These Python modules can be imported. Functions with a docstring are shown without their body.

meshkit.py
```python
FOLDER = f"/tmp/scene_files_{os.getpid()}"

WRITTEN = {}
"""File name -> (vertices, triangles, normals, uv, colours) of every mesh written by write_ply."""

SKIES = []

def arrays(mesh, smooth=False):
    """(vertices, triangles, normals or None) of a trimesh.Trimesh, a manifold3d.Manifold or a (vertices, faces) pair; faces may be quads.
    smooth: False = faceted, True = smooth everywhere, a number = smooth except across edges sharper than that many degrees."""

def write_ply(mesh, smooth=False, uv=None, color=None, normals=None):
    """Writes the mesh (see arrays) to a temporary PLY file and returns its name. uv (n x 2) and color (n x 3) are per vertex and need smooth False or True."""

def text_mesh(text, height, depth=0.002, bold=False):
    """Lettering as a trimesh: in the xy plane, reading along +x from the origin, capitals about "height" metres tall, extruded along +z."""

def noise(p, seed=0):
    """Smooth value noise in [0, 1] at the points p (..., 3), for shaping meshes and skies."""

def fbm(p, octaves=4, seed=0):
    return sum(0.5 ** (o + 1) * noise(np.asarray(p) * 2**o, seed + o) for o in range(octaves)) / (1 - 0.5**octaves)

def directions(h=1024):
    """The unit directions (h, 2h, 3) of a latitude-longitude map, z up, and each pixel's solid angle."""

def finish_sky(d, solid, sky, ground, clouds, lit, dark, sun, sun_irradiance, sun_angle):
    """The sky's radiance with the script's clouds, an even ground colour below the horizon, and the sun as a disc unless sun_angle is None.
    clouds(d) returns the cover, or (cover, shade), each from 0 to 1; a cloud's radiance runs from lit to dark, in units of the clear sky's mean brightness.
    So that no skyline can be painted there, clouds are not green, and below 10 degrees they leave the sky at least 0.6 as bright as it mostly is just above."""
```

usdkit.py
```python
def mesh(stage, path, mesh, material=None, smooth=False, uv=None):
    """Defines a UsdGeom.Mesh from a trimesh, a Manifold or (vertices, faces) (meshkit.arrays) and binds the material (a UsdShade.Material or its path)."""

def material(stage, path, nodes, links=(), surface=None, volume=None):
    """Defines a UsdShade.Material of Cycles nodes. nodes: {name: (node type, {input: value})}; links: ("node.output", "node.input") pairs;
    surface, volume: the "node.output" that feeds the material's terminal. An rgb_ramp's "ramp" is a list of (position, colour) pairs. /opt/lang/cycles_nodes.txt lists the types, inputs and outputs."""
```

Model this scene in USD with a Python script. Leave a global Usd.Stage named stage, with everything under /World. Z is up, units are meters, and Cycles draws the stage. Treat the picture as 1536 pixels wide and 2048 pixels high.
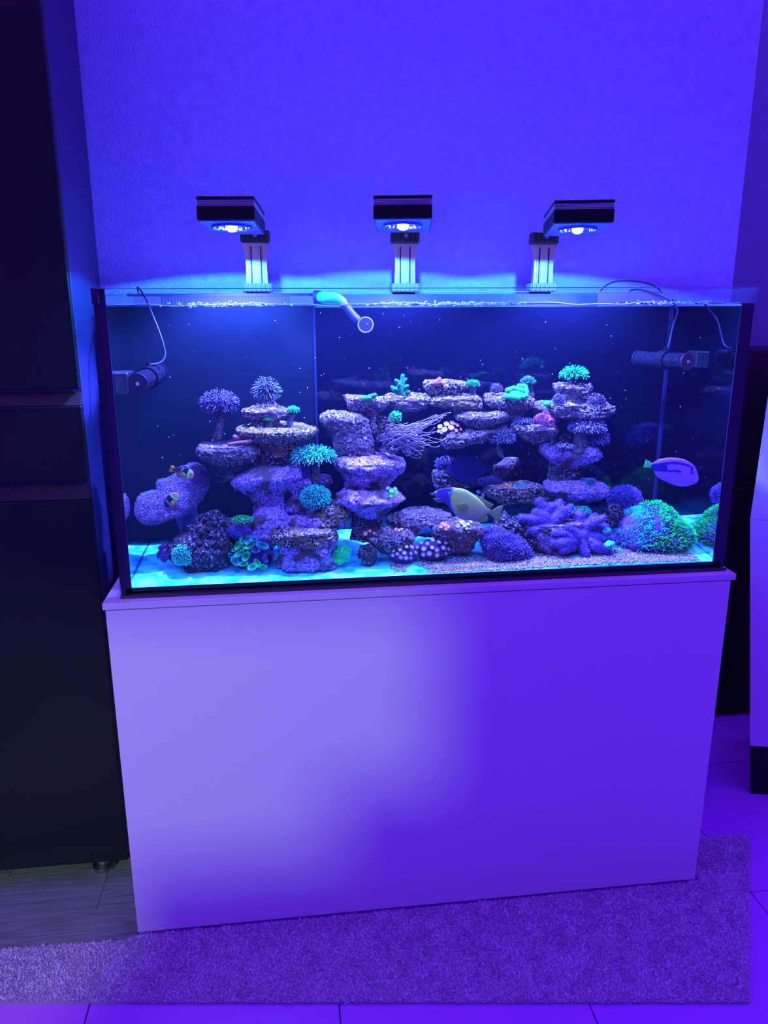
import math, random
import numpy as np, trimesh, manifold3d, usdkit, meshkit
from pxr import Usd, UsdGeom, UsdLux, UsdShade, Gf, Sdf, Vt

stage = Usd.Stage.CreateInMemory()
UsdGeom.SetStageUpAxis(stage, 'Z')
UsdGeom.SetStageMetersPerUnit(stage, 1.0)
UsdGeom.Xform.Define(stage, '/World')
UsdGeom.Scope.Define(stage, '/World/Looks')

# ------------------------------------------------------------------ camera
FPX, PCX, PCY = 1488.77, 750.0, 1000.0
CAM = np.array([.4246, -1.6212, 1.5428])
PITCH, YAW, ROLL = .2504, .1162, -.0047
def _axes():
    f = np.array([math.sin(YAW)*math.cos(PITCH), math.cos(YAW)*math.cos(PITCH), -math.sin(PITCH)])
    r = np.array([math.cos(YAW), -math.sin(YAW), 0.]); u = np.cross(r, f)
    c, s = math.cos(ROLL), math.sin(ROLL)
    return c*r+s*u, -s*r+c*u, f
AX, AY, AZ = _axes()
cam = UsdGeom.Camera.Define(stage, '/World/camera')
M = np.eye(4); M[0, :3], M[1, :3], M[2, :3], M[3, :3] = AX, AY, -AZ, CAM
cam.AddTransformOp().Set(Gf.Matrix4d(*[float(x) for x in M.ravel()]))
cam.CreateHorizontalApertureAttr(36.0); cam.CreateVerticalApertureAttr(48.0)
cam.CreateFocalLengthAttr(FPX*36/1536)
cam.CreateHorizontalApertureOffsetAttr((768-PCX)*36/1536)
cam.CreateVerticalApertureOffsetAttr(-(1024-PCY)*36/1536)
cam.CreateClippingRangeAttr(Gf.Vec2f(.02, 100))
cam.CreateExposureAttr(0.0)

# ------------------------------------------------------------------ light
LAMP_COL = np.array([.12, .155, 1.0])           # royal blue aquarium LEDs
SPILL_COL = np.array([.03, .26, 1.0])          # unseen second cone light in each lamp, cyan for the wall band
LAMP_I = 30.0
SPILL_I = 4.8
WATER_DENS = 0.10
dome = UsdLux.DomeLight.Define(stage, '/World/room_glow')   # blue-violet glow of the dark room
dome.CreateColorAttr(Gf.Vec3f(.25, .045, 1.0)); dome.CreateIntensityAttr(.56)
room = UsdLux.SphereLight.Define(stage, '/World/unseen_lamp')  # unseen lamp behind the camera, placed to light the cabinet front
room.CreateRadiusAttr(.052); room.CreateNormalizeAttr(True); room.CreateIntensityAttr(75.0); room.CreateColorAttr(Gf.Vec3f(.78, 1, .30))
room.AddTranslateOp().Set(Gf.Vec3d(-1.2, -3.2, 2.6))

# ------------------------------------------------------------------ helpers
def ray(px, py): return AZ + (px-PCX)/FPX*AX - (py-PCY)/FPX*AY
def at(px, py, Y):
    d = ray(px, py); return CAM + d*(Y-CAM[1])/d[1]
def atz(px, py, z):
    d = ray(px, py); return CAM + d*(z-CAM[2])/d[2]
def pxm(Y, p=(760, 900)):                       # metres per pixel at depth Y
    return float(np.dot(at(*p, Y)-CAM, AZ))/FPX
used = {}
def numbered(path):
    n = used.get(path, 0); used[path] = n+1
    return path if n == 0 else '%s_%03d' % (path, n)
def tag(p, label=None, cat=None, group=None, kind=None):
    p = p.GetPrim() if hasattr(p, 'GetPrim') else p
    for k, v in (('label', label), ('category', cat), ('group', group), ('kind', kind)):
        if v: p.SetCustomDataByKey(k, v)
    return p
def thing(name, label, cat, loc=(0, 0, 0), group=None, kind=None):
    x = UsdGeom.Xform.Define(stage, numbered('/World/'+name))
    if any(loc): x.AddTranslateOp().Set(Gf.Vec3d(*map(float, loc)))
    ORG[str(x.GetPath())] = np.array(loc, float)
    return tag(x, label, cat, group, kind)
ORG = {}
def org(p):
    s = str(p.GetPath())
    while s not in ORG and s.count('/') > 1: s = s.rsplit('/', 1)[0]
    return ORG.get(s, np.zeros(3))
def part(parent, name, mesh, mat, label=None, smooth=False, kind=None, col=None):
    v, f, *_ = meshkit.arrays(mesh, False)
    v = v - org(parent)
    m = usdkit.mesh(stage, numbered(str(parent.GetPath())+'/'+name), trimesh.Trimesh(v, f, process=False), mat, smooth=smooth)
    if col is not None:
        UsdGeom.PrimvarsAPI(m).CreatePrimvar('Col', Sdf.ValueTypeNames.Color3fArray, 'vertex').Set(Vt.Vec3fArray.FromNumpy(np.asarray(col, np.float32)))
    return tag(m, label, kind=kind)
def single(name, mesh, mat, label=None, cat=None, group=None, kind=None, smooth=False, col=None):
    m = usdkit.mesh(stage, numbered('/World/'+name), mesh, mat, smooth=smooth)
    if col is not None:
        UsdGeom.PrimvarsAPI(m).CreatePrimvar('Col', Sdf.ValueTypeNames.Color3fArray, 'vertex').Set(Vt.Vec3fArray.FromNumpy(np.asarray(col, np.float32)))
    return tag(m, label, cat, group, kind)
def struct(name, mesh, mat, label, smooth=False):
    return single(name, mesh, mat, label, None, None, 'structure', smooth)
cat_ = trimesh.util.concatenate
def join(ms):
    V, F, n = [], [], 0
    for m in ms:
        v, f, *_ = meshkit.arrays(m, False)
        V.append(v); F.append(f+n); n += len(v)
    return trimesh.Trimesh(np.vstack(V), np.vstack(F), process=False)
def box(x0, x1, y0, y1, z0, z1, ch=0.0):
    if ch <= 0:
        m = trimesh.creation.box([x1-x0, y1-y0, z1-z0]); m.apply_translation([(x0+x1)/2, (y0+y1)/2, (z0+z1)/2]); return m
    P = []
    for sx in (0, 1):
        for sy in (0, 1):
            for sz in (0, 1):
                for a in range(3):
                    d = [ch]*3; d[a] = 0
                    P.append([(x0+d[0], x1-d[0])[sx], (y0+d[1], y1-d[1])[sy], (z0+d[2], z1-d[2])[sz]])
    return trimesh.convex.convex_hull(np.array(P))
def hull(pts): return trimesh.convex.convex_hull(np.asarray(pts, float))
def tube(P, r, n=10, cap=True):
    P = np.asarray(P, float); r = np.broadcast_to(r, (len(P),)).astype(float)
    t = np.gradient(P, axis=0); t /= np.linalg.norm(t, axis=1, keepdims=True)+1e-12
    ref = np.array([0, 0, 1.]) if abs(t[:, 2]).mean() < .9 else np.array([1., 0, 0])
    a = np.cross(t, ref); a /= np.linalg.norm(a, axis=1, keepdims=True)+1e-12
    b = np.cross(t, a); ang = np.arange(n)*2*np.pi/n
    V = P[:, None]+r[:, None, None]*(np.cos(ang)[None, :, None]*a[:, None]+np.sin(ang)[None, :, None]*b[:, None])
    i, j = np.meshgrid(np.arange(len(P)-1), np.arange(n), indexing='ij'); i, j = i.ravel(), j.ravel(); k = (j+1) % n
    F = np.vstack([np.stack([i*n+j, (i+1)*n+k, i*n+k], 1), np.stack([i*n+j, (i+1)*n+j, (i+1)*n+k], 1)])
    V = V.reshape(-1, 3)
    if cap:
        c0, c1 = len(V), len(V)+1; V = np.vstack([V, P[0], P[-1]]); L = (len(P)-1)*n
        jj = np.arange(n); kk = (jj+1) % n
        F = np.vstack([F, np.stack([np.full(n, c0), jj, kk], 1), np.stack([np.full(n, c1), L+kk, L+jj], 1)])
    return trimesh.Trimesh(V, F, process=False)
def spline(P, n):
    from scipy.interpolate import make_interp_spline
    P = np.asarray(P, float); t = np.linspace(0, 1, len(P))
    return make_interp_spline(t, P, k=min(3, len(P)-1))(np.linspace(0, 1, n))
def ell(c, r, sub=3):
    m = trimesh.creation.icosphere(sub, 1.0); m.apply_scale(r); m.apply_translation(c); return m
def displace(m, amp, sc, seed=0, amp2=0, sc2=1, ridged=False):
    m = trimesh.Trimesh(m.vertices, m.faces, process=False)
    v, n = np.array(m.vertices), np.array(m.vertex_normals)
    d = meshkit.fbm(v*sc+seed*7.3, 3, seed)-.5
    if ridged: d = .35-2*np.abs(d)
    v = v+n*(d*amp)[:, None]
    if amp2: v = v+n*((meshkit.fbm(v*sc2, 2, seed+5)-.5)*amp2)[:, None]
    m.vertices = v; return m

# ------------------------------------------------------------------ materials
def lin(*c):
    c = np.array(c, float)/255; return np.where(c <= .04045, c/12.92, ((c+.055)/1.055)**2.4)
def mat(name, c1, c2=None, scale=200, rough=.6, bump=0, bscale=300, lo=.35, hi=.65, spec=.3, c3=None, s3=20, extra=None, detail=3, coat=0, metal=0, coltype=None):
    n = {'p': ('principled_bsdf', {'roughness': rough, 'specular_ior_level': spec, 'metallic': metal, 'coat_weight': coat, 'coat_roughness': .1}), 'g': ('geometry', {})}
    L = []
    src = None
    if coltype:
        n['a'] = ('attribute', {'attribute': 'Col'}); src = 'a.color'
        if c2 is not None:
            n['n'] = ('noise_texture', {'scale': scale, 'detail': detail}); n['r'] = ('rgb_ramp', {'ramp': [(lo, c1), (hi, c2)]})
            n['mx'] = ('mix_color', {'blend_type': 'multiply', 'fac': 1.0})
            L += [('g.position', 'n.vector'), ('n.fac', 'r.fac'), ('a.color', 'mx.a'), ('r.color', 'mx.b')]; src = 'mx.result'
    elif c2 is not None:
        n['n'] = ('noise_texture', {'scale': scale, 'detail': detail}); n['r'] = ('rgb_ramp', {'ramp': [(lo, c1), (hi, c2)]})
        L += [('g.position', 'n.vector'), ('n.fac', 'r.fac')]; src = 'r.color'
        if c3 is not None:
            n['n3'] = ('noise_texture', {'scale': s3, 'detail': 2.0}); n['r3'] = ('rgb_ramp', {'ramp': [(.48, (0, 0, 0)), (.6, (1, 1, 1))]})
            n['mx'] = ('mix_color', {'fac': .5, 'b': c3})
            L += [('g.position', 'n3.vector'), ('n3.fac', 'r3.fac'), ('r3.color', 'mx.fac'), ('r.color', 'mx.a')]; src = 'mx.result'
    if src: L.append((src, 'p.base_color'))
    else: n['p'][1]['base_color'] = tuple(c1)
    if bump:
        n['bn'] = ('noise_texture', {'scale': bscale, 'detail': 3.0}); n['b'] = ('bump', {'strength': 1.0, 'distance': bump})
        L += [('g.position', 'bn.vector'), ('bn.fac', 'b.height'), ('b.normal', 'p.normal')]
    if extra: n['p'][1].update(extra)
    return usdkit.material(stage, '/World/Looks/'+name, n, L, surface='p.BSDF')

# ------------------------------------------------------------------ setting
wall_m = mat('wall_plaster', (.30, .36, .80), (.35, .42, .88), 40, .75, .004, 190, spec=.2)
recess_m = mat('recess_paint', (.14, .22, .36), (.16, .24, .40), 30, .8, .001, 150)
struct('wall_back', box(-1.2, 1.725, .5, .62, 0, 2.8), wall_m, 'textured wallpapered wall rising behind the aquarium')
struct('wall_right', box(1.725, 4, 1.15, 1.25, 0, 2.8), recess_m, 'dark recessed wall seen past the right end of the papered wall')
struct('unseen_wall_front', join([box(-.62, 4, -2.35, -2.25, 0, 2.9), box(-.85, -.62, -2.35, -2.25, 0, 1.888), box(-.70, -.62, -2.34, -2.26, 1.888, 1.95), box(-2.2, -.62, -2.35, -2.25, 2.15, 2.9), box(-4, -2.2, -2.35, -2.25, 0, 2.9)]), recess_m, 'unseen wall opposite the aquarium, its openings shaped to shade the white cabinet')  # out of view; its steps shape the dark area on the cabinet front
struct('floor', box(-4, 5, -5, 1.3, -.08, -.012), recess_m, 'floor under the tiles and planks')
tile_ms = [mat('tile_%d' % i, (.44+.03*i, .14, .80-.02*i), None, rough=.3, spec=.5) for i in range(2)]
floor_p = stage.GetPrimAtPath('/World/floor')
ORG['/World/floor'] = np.zeros(3)
for i in range(-2, 5):
    for j in range(-4, 3):
        x0, y0 = .496+.569*i, -.05+.569*j
        if x0+.569 < .02 and y0 > -.2: continue
        xa = max(x0, -.0) if y0 > -.2 else x0
        part(floor_p, 'floor_tile', box(xa+.0016, x0+.5674, y0+.0016, min(y0+.5674, 1.2), -.012, 0, .0012), tile_ms[(i+j) % 2])
plank_ms = []
for i in range(3):
    n = {'p': ('principled_bsdf', {'roughness': .42, 'specular_ior_level': .4}), 'g': ('geometry', {}), 'm': ('mapping', {'scale': (3., 55., 3.), 'location': (i*3.1, 0, 0)}),
         'n': ('noise_texture', {'scale': 3.0, 'detail': 5.0, 'distortion': .8}), 'r': ('rgb_ramp', {'ramp': [(.3, (.10+.01*i, .13, .15)), (.7, (.20+.01*i, .26, .32))]}),
         'b': ('bump', {'strength': .5, 'distance': .0008})}
    plank_ms.append(usdkit.material(stage, '/World/Looks/plank_%d' % i, n, [('g.position', 'm.vector'), ('m.vector', 'n.vector'), ('n.fac', 'r.fac'), ('r.color', 'p.base_color'), ('n.fac', 'b.height'), ('b.normal', 'p.normal')], surface='p.BSDF'))
for k, (y0, cuts) in enumerate([(-.046, [-1.4, -.7, -.0]), (.104, [-1.1, -.125, -.0]), (.254, [-1.3, -.4, -.0]), (.404, [-1.2, -.6, 0])]):
    for c in range(2):
        part(floor_p, 'floor_plank', box(cuts[c]+.0006, cuts[c+1]-.0006, y0+.0006, y0+.1494, -.012, .0, .0004), plank_ms[(k+2*c) % 3])

# ------------------------------------------------------------------ carpet
carpet = thing('carpet', 'greyish shaggy carpet on the floor in front of the white cabinet', 'carpet')
from shapely.geometry import Polygon, Point
import shapely
c1, c2 = atz(1500, 2000, .012)[:2], atz(0, 2000, .012)[:2]
dl = (c2-c1)/np.linalg.norm(c2-c1)
rug_poly = Polygon([(-.95, .012), (-.03, -.012), (-.001, -.003), (1.513, -.003), (1.517, .16), tuple(atz(1500, 1665, .012)[:2]), tuple(c1), tuple(c2+dl*.6)])
rng = np.random.default_rng(5)
rug_c = mat('carpet_backing', (.30, .24, .42), None, rough=.9)
part(carpet, 'backing', trimesh.creation.extrude_polygon(rug_poly, .006, engine='earcut'), rug_c)
xs = rng.uniform([-.95, -.45], [1.9, .3], (420000, 2))
xs = xs[shapely.contains_xy(rug_poly.buffer(-.001), xs[:, 0], xs[:, 1])][:230000]
n = len(xs); lean = rng.normal(0, .0042, (n, 2))+(np.stack([meshkit.noise(np.c_[xs*40, np.zeros(n)], s) for s in (1, 2)], 1)-.5)*.008
hgt = rng.uniform(.007, .012, n); ang = rng.uniform(0, np.pi, n); wd = rng.uniform(.0008, .0015, n)
wv = np.stack([np.cos(ang)*wd, np.sin(ang)*wd], 1)
V = np.zeros((n, 5, 3)); V[:, 0, :2] = xs-wv; V[:, 1, :2] = xs+wv; V[:, :2, 2] = .005
V[:, 2, :2] = xs-wv+lean*.45; V[:, 3, :2] = xs+wv+lean*.45; V[:, 2:4, 2] = (hgt*.7)[:, None]
V[:, 4, :2] = xs+lean; V[:, 4, 2] = hgt
F = (np.arange(n)*5)[:, None, None]+np.array([[0, 1, 3], [0, 3, 2], [2, 3, 4]])[None]
pile_m = mat('carpet_pile', (.34, .30, .60), (.92, .86, .97), 130, .9, lo=.3, hi=.7, spec=.1)
part(carpet, 'pile', trimesh.Trimesh(V.reshape(-1, 3), F.reshape(-1, 3), process=False), pile_m, kind='stuff')

# ------------------------------------------------------------------ white cabinet
white_m = mat('white_laminate', (.66, .60, .84), None, rough=.32, spec=.4)
cabinet = thing('aquarium_cabinet', 'white laminate cabinet with a plain front under the large aquarium', 'cabinet')
part(cabinet, 'door', box(.002, 1.5, 0, .018, .012, .888, .0008), white_m)
part(cabinet, 'top_panel', box(-.004, 1.512, -.001, .47, .8905, .9065, .001), white_m)
part(cabinet, 'side_panel', box(.003, .021, .02, .46, 0, .8905, .0008), white_m)
part(cabinet, 'side_panel', box(1.494, 1.512, .02, .46, 0, .8905, .0008), white_m)
part(cabinet, 'back_panel', box(.021, 1.494, .44, .456, 0, .89), white_m)
part(cabinet, 'bottom_panel', box(.021, 1.494, .02, .44, .004, .03), white_m)

# ------------------------------------------------------------------ black cabinets
black_m = mat('black_gloss', (.007, .014, .014), None, rough=.38, spec=.2)
side_m = mat('grey_side', (.04, .032, .12), None, rough=.5, spec=.3)
steel_m = mat('steel_foot', (.45, .45, .45), None, rough=.3, metal=1)
grip_m = mat('grip_strip', (.03, .03, .02), None, rough=.5)
fr = thing('black_cabinet', 'tall black cabinet with three stacked fronts at the left edge', 'cabinet')
part(fr, 'body', box(-.95, -.0552, .212, .488, .08, 2.6, .002), side_m, 'dark grey side and carcass')
for z0, z1 in ((1.367, 2.6), (1.149, 1.327), (.075, 1.1)):
    part(fr, 'front', box(-.95, -.0555, .19, .21, z0, z1, .002), black_m)
for z0, z1 in ((1.329, 1.3585), (1.1025, 1.14)):
    part(fr, 'grip_strip', hull([(x, y, z) for x in (-.95, -.058) for y, z in ((.193, z0), (.212, z0), (.212, z1), (.207, z1))]), grip_m, 'slanted recessed grip strip')
for x, y in ((-.141, .268), (-.85, .268), (-.141, .45), (-.85, .45)):
    m = trimesh.creation.revolve([[0, 0], [.03, 0], [.032, .004], [.032, .012], [.02, .02], [.018, .081], [0, .081]], sections=28); m.apply_translation([x, y, 0])
    part(fr, 'foot', m, steel_m, 'round metal foot', smooth=40)
dk = thing('dark_sideboard', 'dark cupboard standing in the recess right of the aquarium', 'cupboard')
part(dk, 'body', box(1.74, 2.9, .82, 1.12, 0, 1.40, .002), black_m)
for z0, z1 in ((.02, .578), (.61, .918), (.95, 1.395)):
    part(dk, 'front', box(1.742, 2.898, .8, .82, z0, z1, .002), black_m)
# white stand shaped to fill the strip at the right edge, slanted along the view
stn = thing('side_stand', 'narrow white stand on a black plinth at the right edge of the floor', 'stand')
Ys = atz(1500, 1587, 0.0)[1]
sl_ = ray(1500, 1300)[0]/ray(1500, 1300)[1]
e0, e1, e2 = at(1500, 1587, Ys), at(1500, 1492, Ys), at(1500, 1040, Ys)
def slab4(e, z): return [(e[0]+q+dy*sl_, Ys+dy-q*.25, z) for q in (0, .5) for dy in (0, .3)]
part(stn, 'plinth', hull(slab4(e0, 0)+slab4(e1, e1[2])), black_m, 'black plinth')
part(stn, 'side_panel', hull(slab4(e1, e1[2]+.001)+slab4(e2, e2[2])), white_m, 'tapering white panel')
e3 = at(1536, 792, Ys)
part(stn, 'upper_panel', hull(slab4(e2, e2[2]+.001)+slab4(e3, e3[2])), white_m, 'slanted upper panel')

# ------------------------------------------------------------------ aquarium
X0, X1, Y0, Y1, Z0, Z1 = .0314, 1.5, .0248, .405, .9065, 1.587
def glass(name, ior, tint, rough=0.0):
    n = {'t': ('transparent_bsdf', {'color': tint}), 'g': ('glossy_bsdf', {'color': (.9, .9, .95), 'roughness': rough, 'distribution': 'ggx'}), 'f': ('fresnel', {'IOR': ior}), 'm': ('mix_closure', {})}
    return usdkit.material(stage, '/World/Looks/'+name, n, [('f.fac', 'm.fac'), ('t.BSDF', 'm.closure1'), ('g.BSDF', 'm.closure2')], surface='m.closure')
def thin_glass(name, tint, f0=.04):
    n = {'t': ('transparent_bsdf', {'color': tint}), 'g': ('glossy_bsdf', {'color': (.9, .9, .95), 'roughness': 0.02, 'distribution': 'ggx'}), 'l': ('layer_weight', {'blend': .5}), 'pw': ('math', {'math_type': 'power', 'value2': 5.0}),
         'mr': ('map_range', {'to_min': f0, 'to_max': 1.0}), 'm': ('mix_closure', {})}
    return usdkit.material(stage, '/World/Looks/'+name, n, [('l.facing', 'pw.value1'), ('pw.value', 'mr.value'), ('mr.result', 'm.fac'), ('t.BSDF', 'm.closure1'), ('g.BSDF', 'm.closure2')], surface='m.closure')
seal_m = mat('clear_seal', (.006, .008, .035), None, rough=.3)
glass_m = thin_glass('tank_glass', (.96, .97, 1.0), .02)
seam_m = mat('black_silicone', (.035, .03, .07), None, rough=.22, spec=.5)
film_m = mat('blue_back_film', (.075, .028, .135), (.09, .034, .16), 6, .5)
film2_m = mat('dark_weir', (.05, .05, .07), (.09, .07, .12), 12, .5)
tank = thing('aquarium', 'large rectangular glass aquarium with black seams on the white cabinet', 'aquarium')
T = .012
part(tank, 'front_pane', box(X0, X1, Y0, Y0+T, Z0+.004, Z1), glass_m)
part(tank, 'back_pane', box(X0, X1, Y1-T, Y1, Z0, Z1), glass_m)
part(tank, 'side_pane', box(X0, X0+T, Y0+T, Y1-T, Z0, Z1), glass_m)
part(tank, 'side_pane', box(X1-T, X1, Y0+T, Y1-T, Z0, Z1), glass_m)
part(tank, 'bottom_pane', box(X0+T, X1-T, Y0+T, Y1-T, Z0, Z0+T), seam_m)
rim_m = mat('polished_rim', (.25, .35, .6), None, rough=.25, spec=.6)
part(tank, 'rim_edge', box(X0, X1, Y0, Y0+T, Z1, Z1+.0012), rim_m, 'bright polished front rim')
part(tank, 'rim_edge', box(X0, X1, Y1-T, Y1, Z1, Z1+.0012), rim_m, 'polished rear rim')
part(tank, 'base_trim', box(X0, X1, Y0-.003, Y0+.003, Z0, Z0+.007, .001), seam_m)
for a in ((X0-.0005, X0+.024, Y0+T, Y0+T+.003, Z0, Z1+.0006), (X1-.030, X1, Y0+T, Y0+T+.003, Z0, 1.553), (X0-.0008, X0+T+.001, Y0-.0006, Y0+T, Z1-.03, Z1+.0007)):
    part(tank, 'corner_seam', box(*a), seam_m, 'black silicone corner seam')
part(tank, 'bottom_seam', box(X0, X1, Y0+T, Y0+T+.003, Z0+.007, .9265), seam_m, 'dark band below the sand line')
for x in (X1-T,):
    part(tank, 'corner_seam', tube([(x-(.003 if x > 1 else -.003), Y1-T-.003, Z0+.01), (x-(.003 if x > 1 else -.003), Y1-T-.003, Z1-.02)], .0035, 8), seal_m)
part(tank, 'back_film', box(X0, X1, Y1+.0006, Y1+.0026, Z0, 1.5555), film_m, 'blue background film on the rear glass')
part(tank, 'weir_panel', box(.5, 1.268, Y1-T-.006, Y1-T-.0012, 1.548, 1.582), film2_m, 'dark strip along the rear rim')
part(tank, 'weir_panel', box(X0+T+.002, .498, Y1-T-.006, Y1-T-.0012, 1.548, 1.584), mat('violet_weir', (.22, .10, .30), None, rough=.5), 'violet strip behind the overflow comb')
part(tank, 'weir_panel', box(1.27, X1-T-.002, Y1-T-.006, Y1-T-.0012, 1.548, 1.584), mat('violet_weir2', (.30, .13, .42), None, rough=.5), 'violet strip at the right of the rear rim')
# overflow box with comb
box_m = mat('overflow_plastic', (.003, .006, .008), (.004, .008, .010), 8, 1.0, spec=0.0)
OX0, OX1, OY = X0+T+.0014, .5, .315
part(tank, 'overflow_box', box(OX0, OX1, OY, Y1-T-.001, .96, 1.553), box_m, 'dark overflow box in the back left corner')
part(tank, 'overflow_edge', box(OX1-.004, OX1+.001, OY-.003, OY, .96, 1.553), mat('overflow_edge', (.012, .014, .04), None, rough=.3))
comb_m = mat('comb_plastic', (.03, .025, .07), None, rough=.4)
part(tank, 'weir_rail', box(OX0, OX1, OY-.001, OY+.004, 1.5765, 1.583), comb_m, 'rail of the overflow comb')
for k in range(46):
    x = .125+k*.0077
    if x < OX1-.06: part(tank, 'comb_tooth', box(x, x+.0042, OY, OY+.004, 1.5532, 1.5762), comb_m)
# water
wx, wy = np.meshgrid(np.linspace(X0+T+.0012, X1-T-.0012, 200), np.linspace(Y0+T+.0012, Y1-T-.0012, 60), indexing='ij')
wz = 1.5545+.006*(meshkit.fbm(np.stack([wx*16, wy*20, wx*0], -1), 3, 4)-.5)+.003*np.exp(-((wx-.8)/.12)**2)*np.sin(wx*260)*.8
nv = wx.size; top = np.stack([wx, wy, wz], -1).reshape(-1, 3); bot = top.copy(); bot[:, 2] = Z0+T+.0015
I, J = np.meshgrid(np.arange(199), np.arange(59), indexing='ij'); a = (I*60+J).ravel(); b = a+60
Ft = np.vstack([np.c_[a, b, b+1], np.c_[a, b+1, a+1]])
loop = np.r_[np.arange(0, 200)*60, 199*60+np.arange(1, 60), np.arange(198, -1, -1)*60+59, np.arange(58, 0, -1)]
l2 = np.roll(loop, -1)
Fs = np.vstack([np.c_[loop, loop+nv, l2+nv], np.c_[loop, l2+nv, l2]])
water_mesh = trimesh.Trimesh(np.vstack([top, bot]), np.vstack([Ft, Ft[:, ::-1]+nv, Fs]), process=False)
nd = {'t': ('transparent_bsdf', {'color': (.97, .98, 1)}), 'gl': ('glossy_bsdf', {'color': (.9, .92, 1), 'roughness': 0.03, 'distribution': 'ggx'}), 'f': ('map_range', {'range_type': 'smoothstep', 'from_min': .30, 'from_max': .37, 'to_min': .02, 'to_max': 1.0}), 'ge': ('geometry', {}), 'sx': ('separate_xyz', {}),
      'ab': ('math', {'math_type': 'absolute'}), 'up': ('math', {'math_type': 'greater_than', 'value2': .5}), 'l': ('layer_weight', {'blend': .5}), 'pw': ('math', {'math_type': 'power', 'value2': 5.0}), 'mf': ('mix_float', {}), 'm': ('mix_closure', {}),
      'v': ('principled_volume', {'color': (.25, .35, 1.0), 'density': WATER_DENS, 'anisotropy': .55, 'absorption_color': (.1, .3, .9)})}
water_m = usdkit.material(stage, '/World/Looks/water', nd, [('ge.true_normal', 'sx.vector'), ('sx.z', 'ab.value1'), ('ab.value', 'up.value1'), ('l.facing', 'pw.value1'), ('up.value', 'mf.fac'), ('l.facing', 'f.value'), ('f.result', 'mf.a'), ('pw.value', 'mf.b'),
     ('mf.result', 'm.fac'), ('t.BSDF', 'm.closure1'), ('gl.BSDF', 'm.closure2')], surface='m.closure', volume='v.volume' if WATER_DENS else None)
single('water', water_mesh, water_m, 'clear blue-lit water filling the aquarium with a rippled surface', 'water', kind='stuff')

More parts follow.
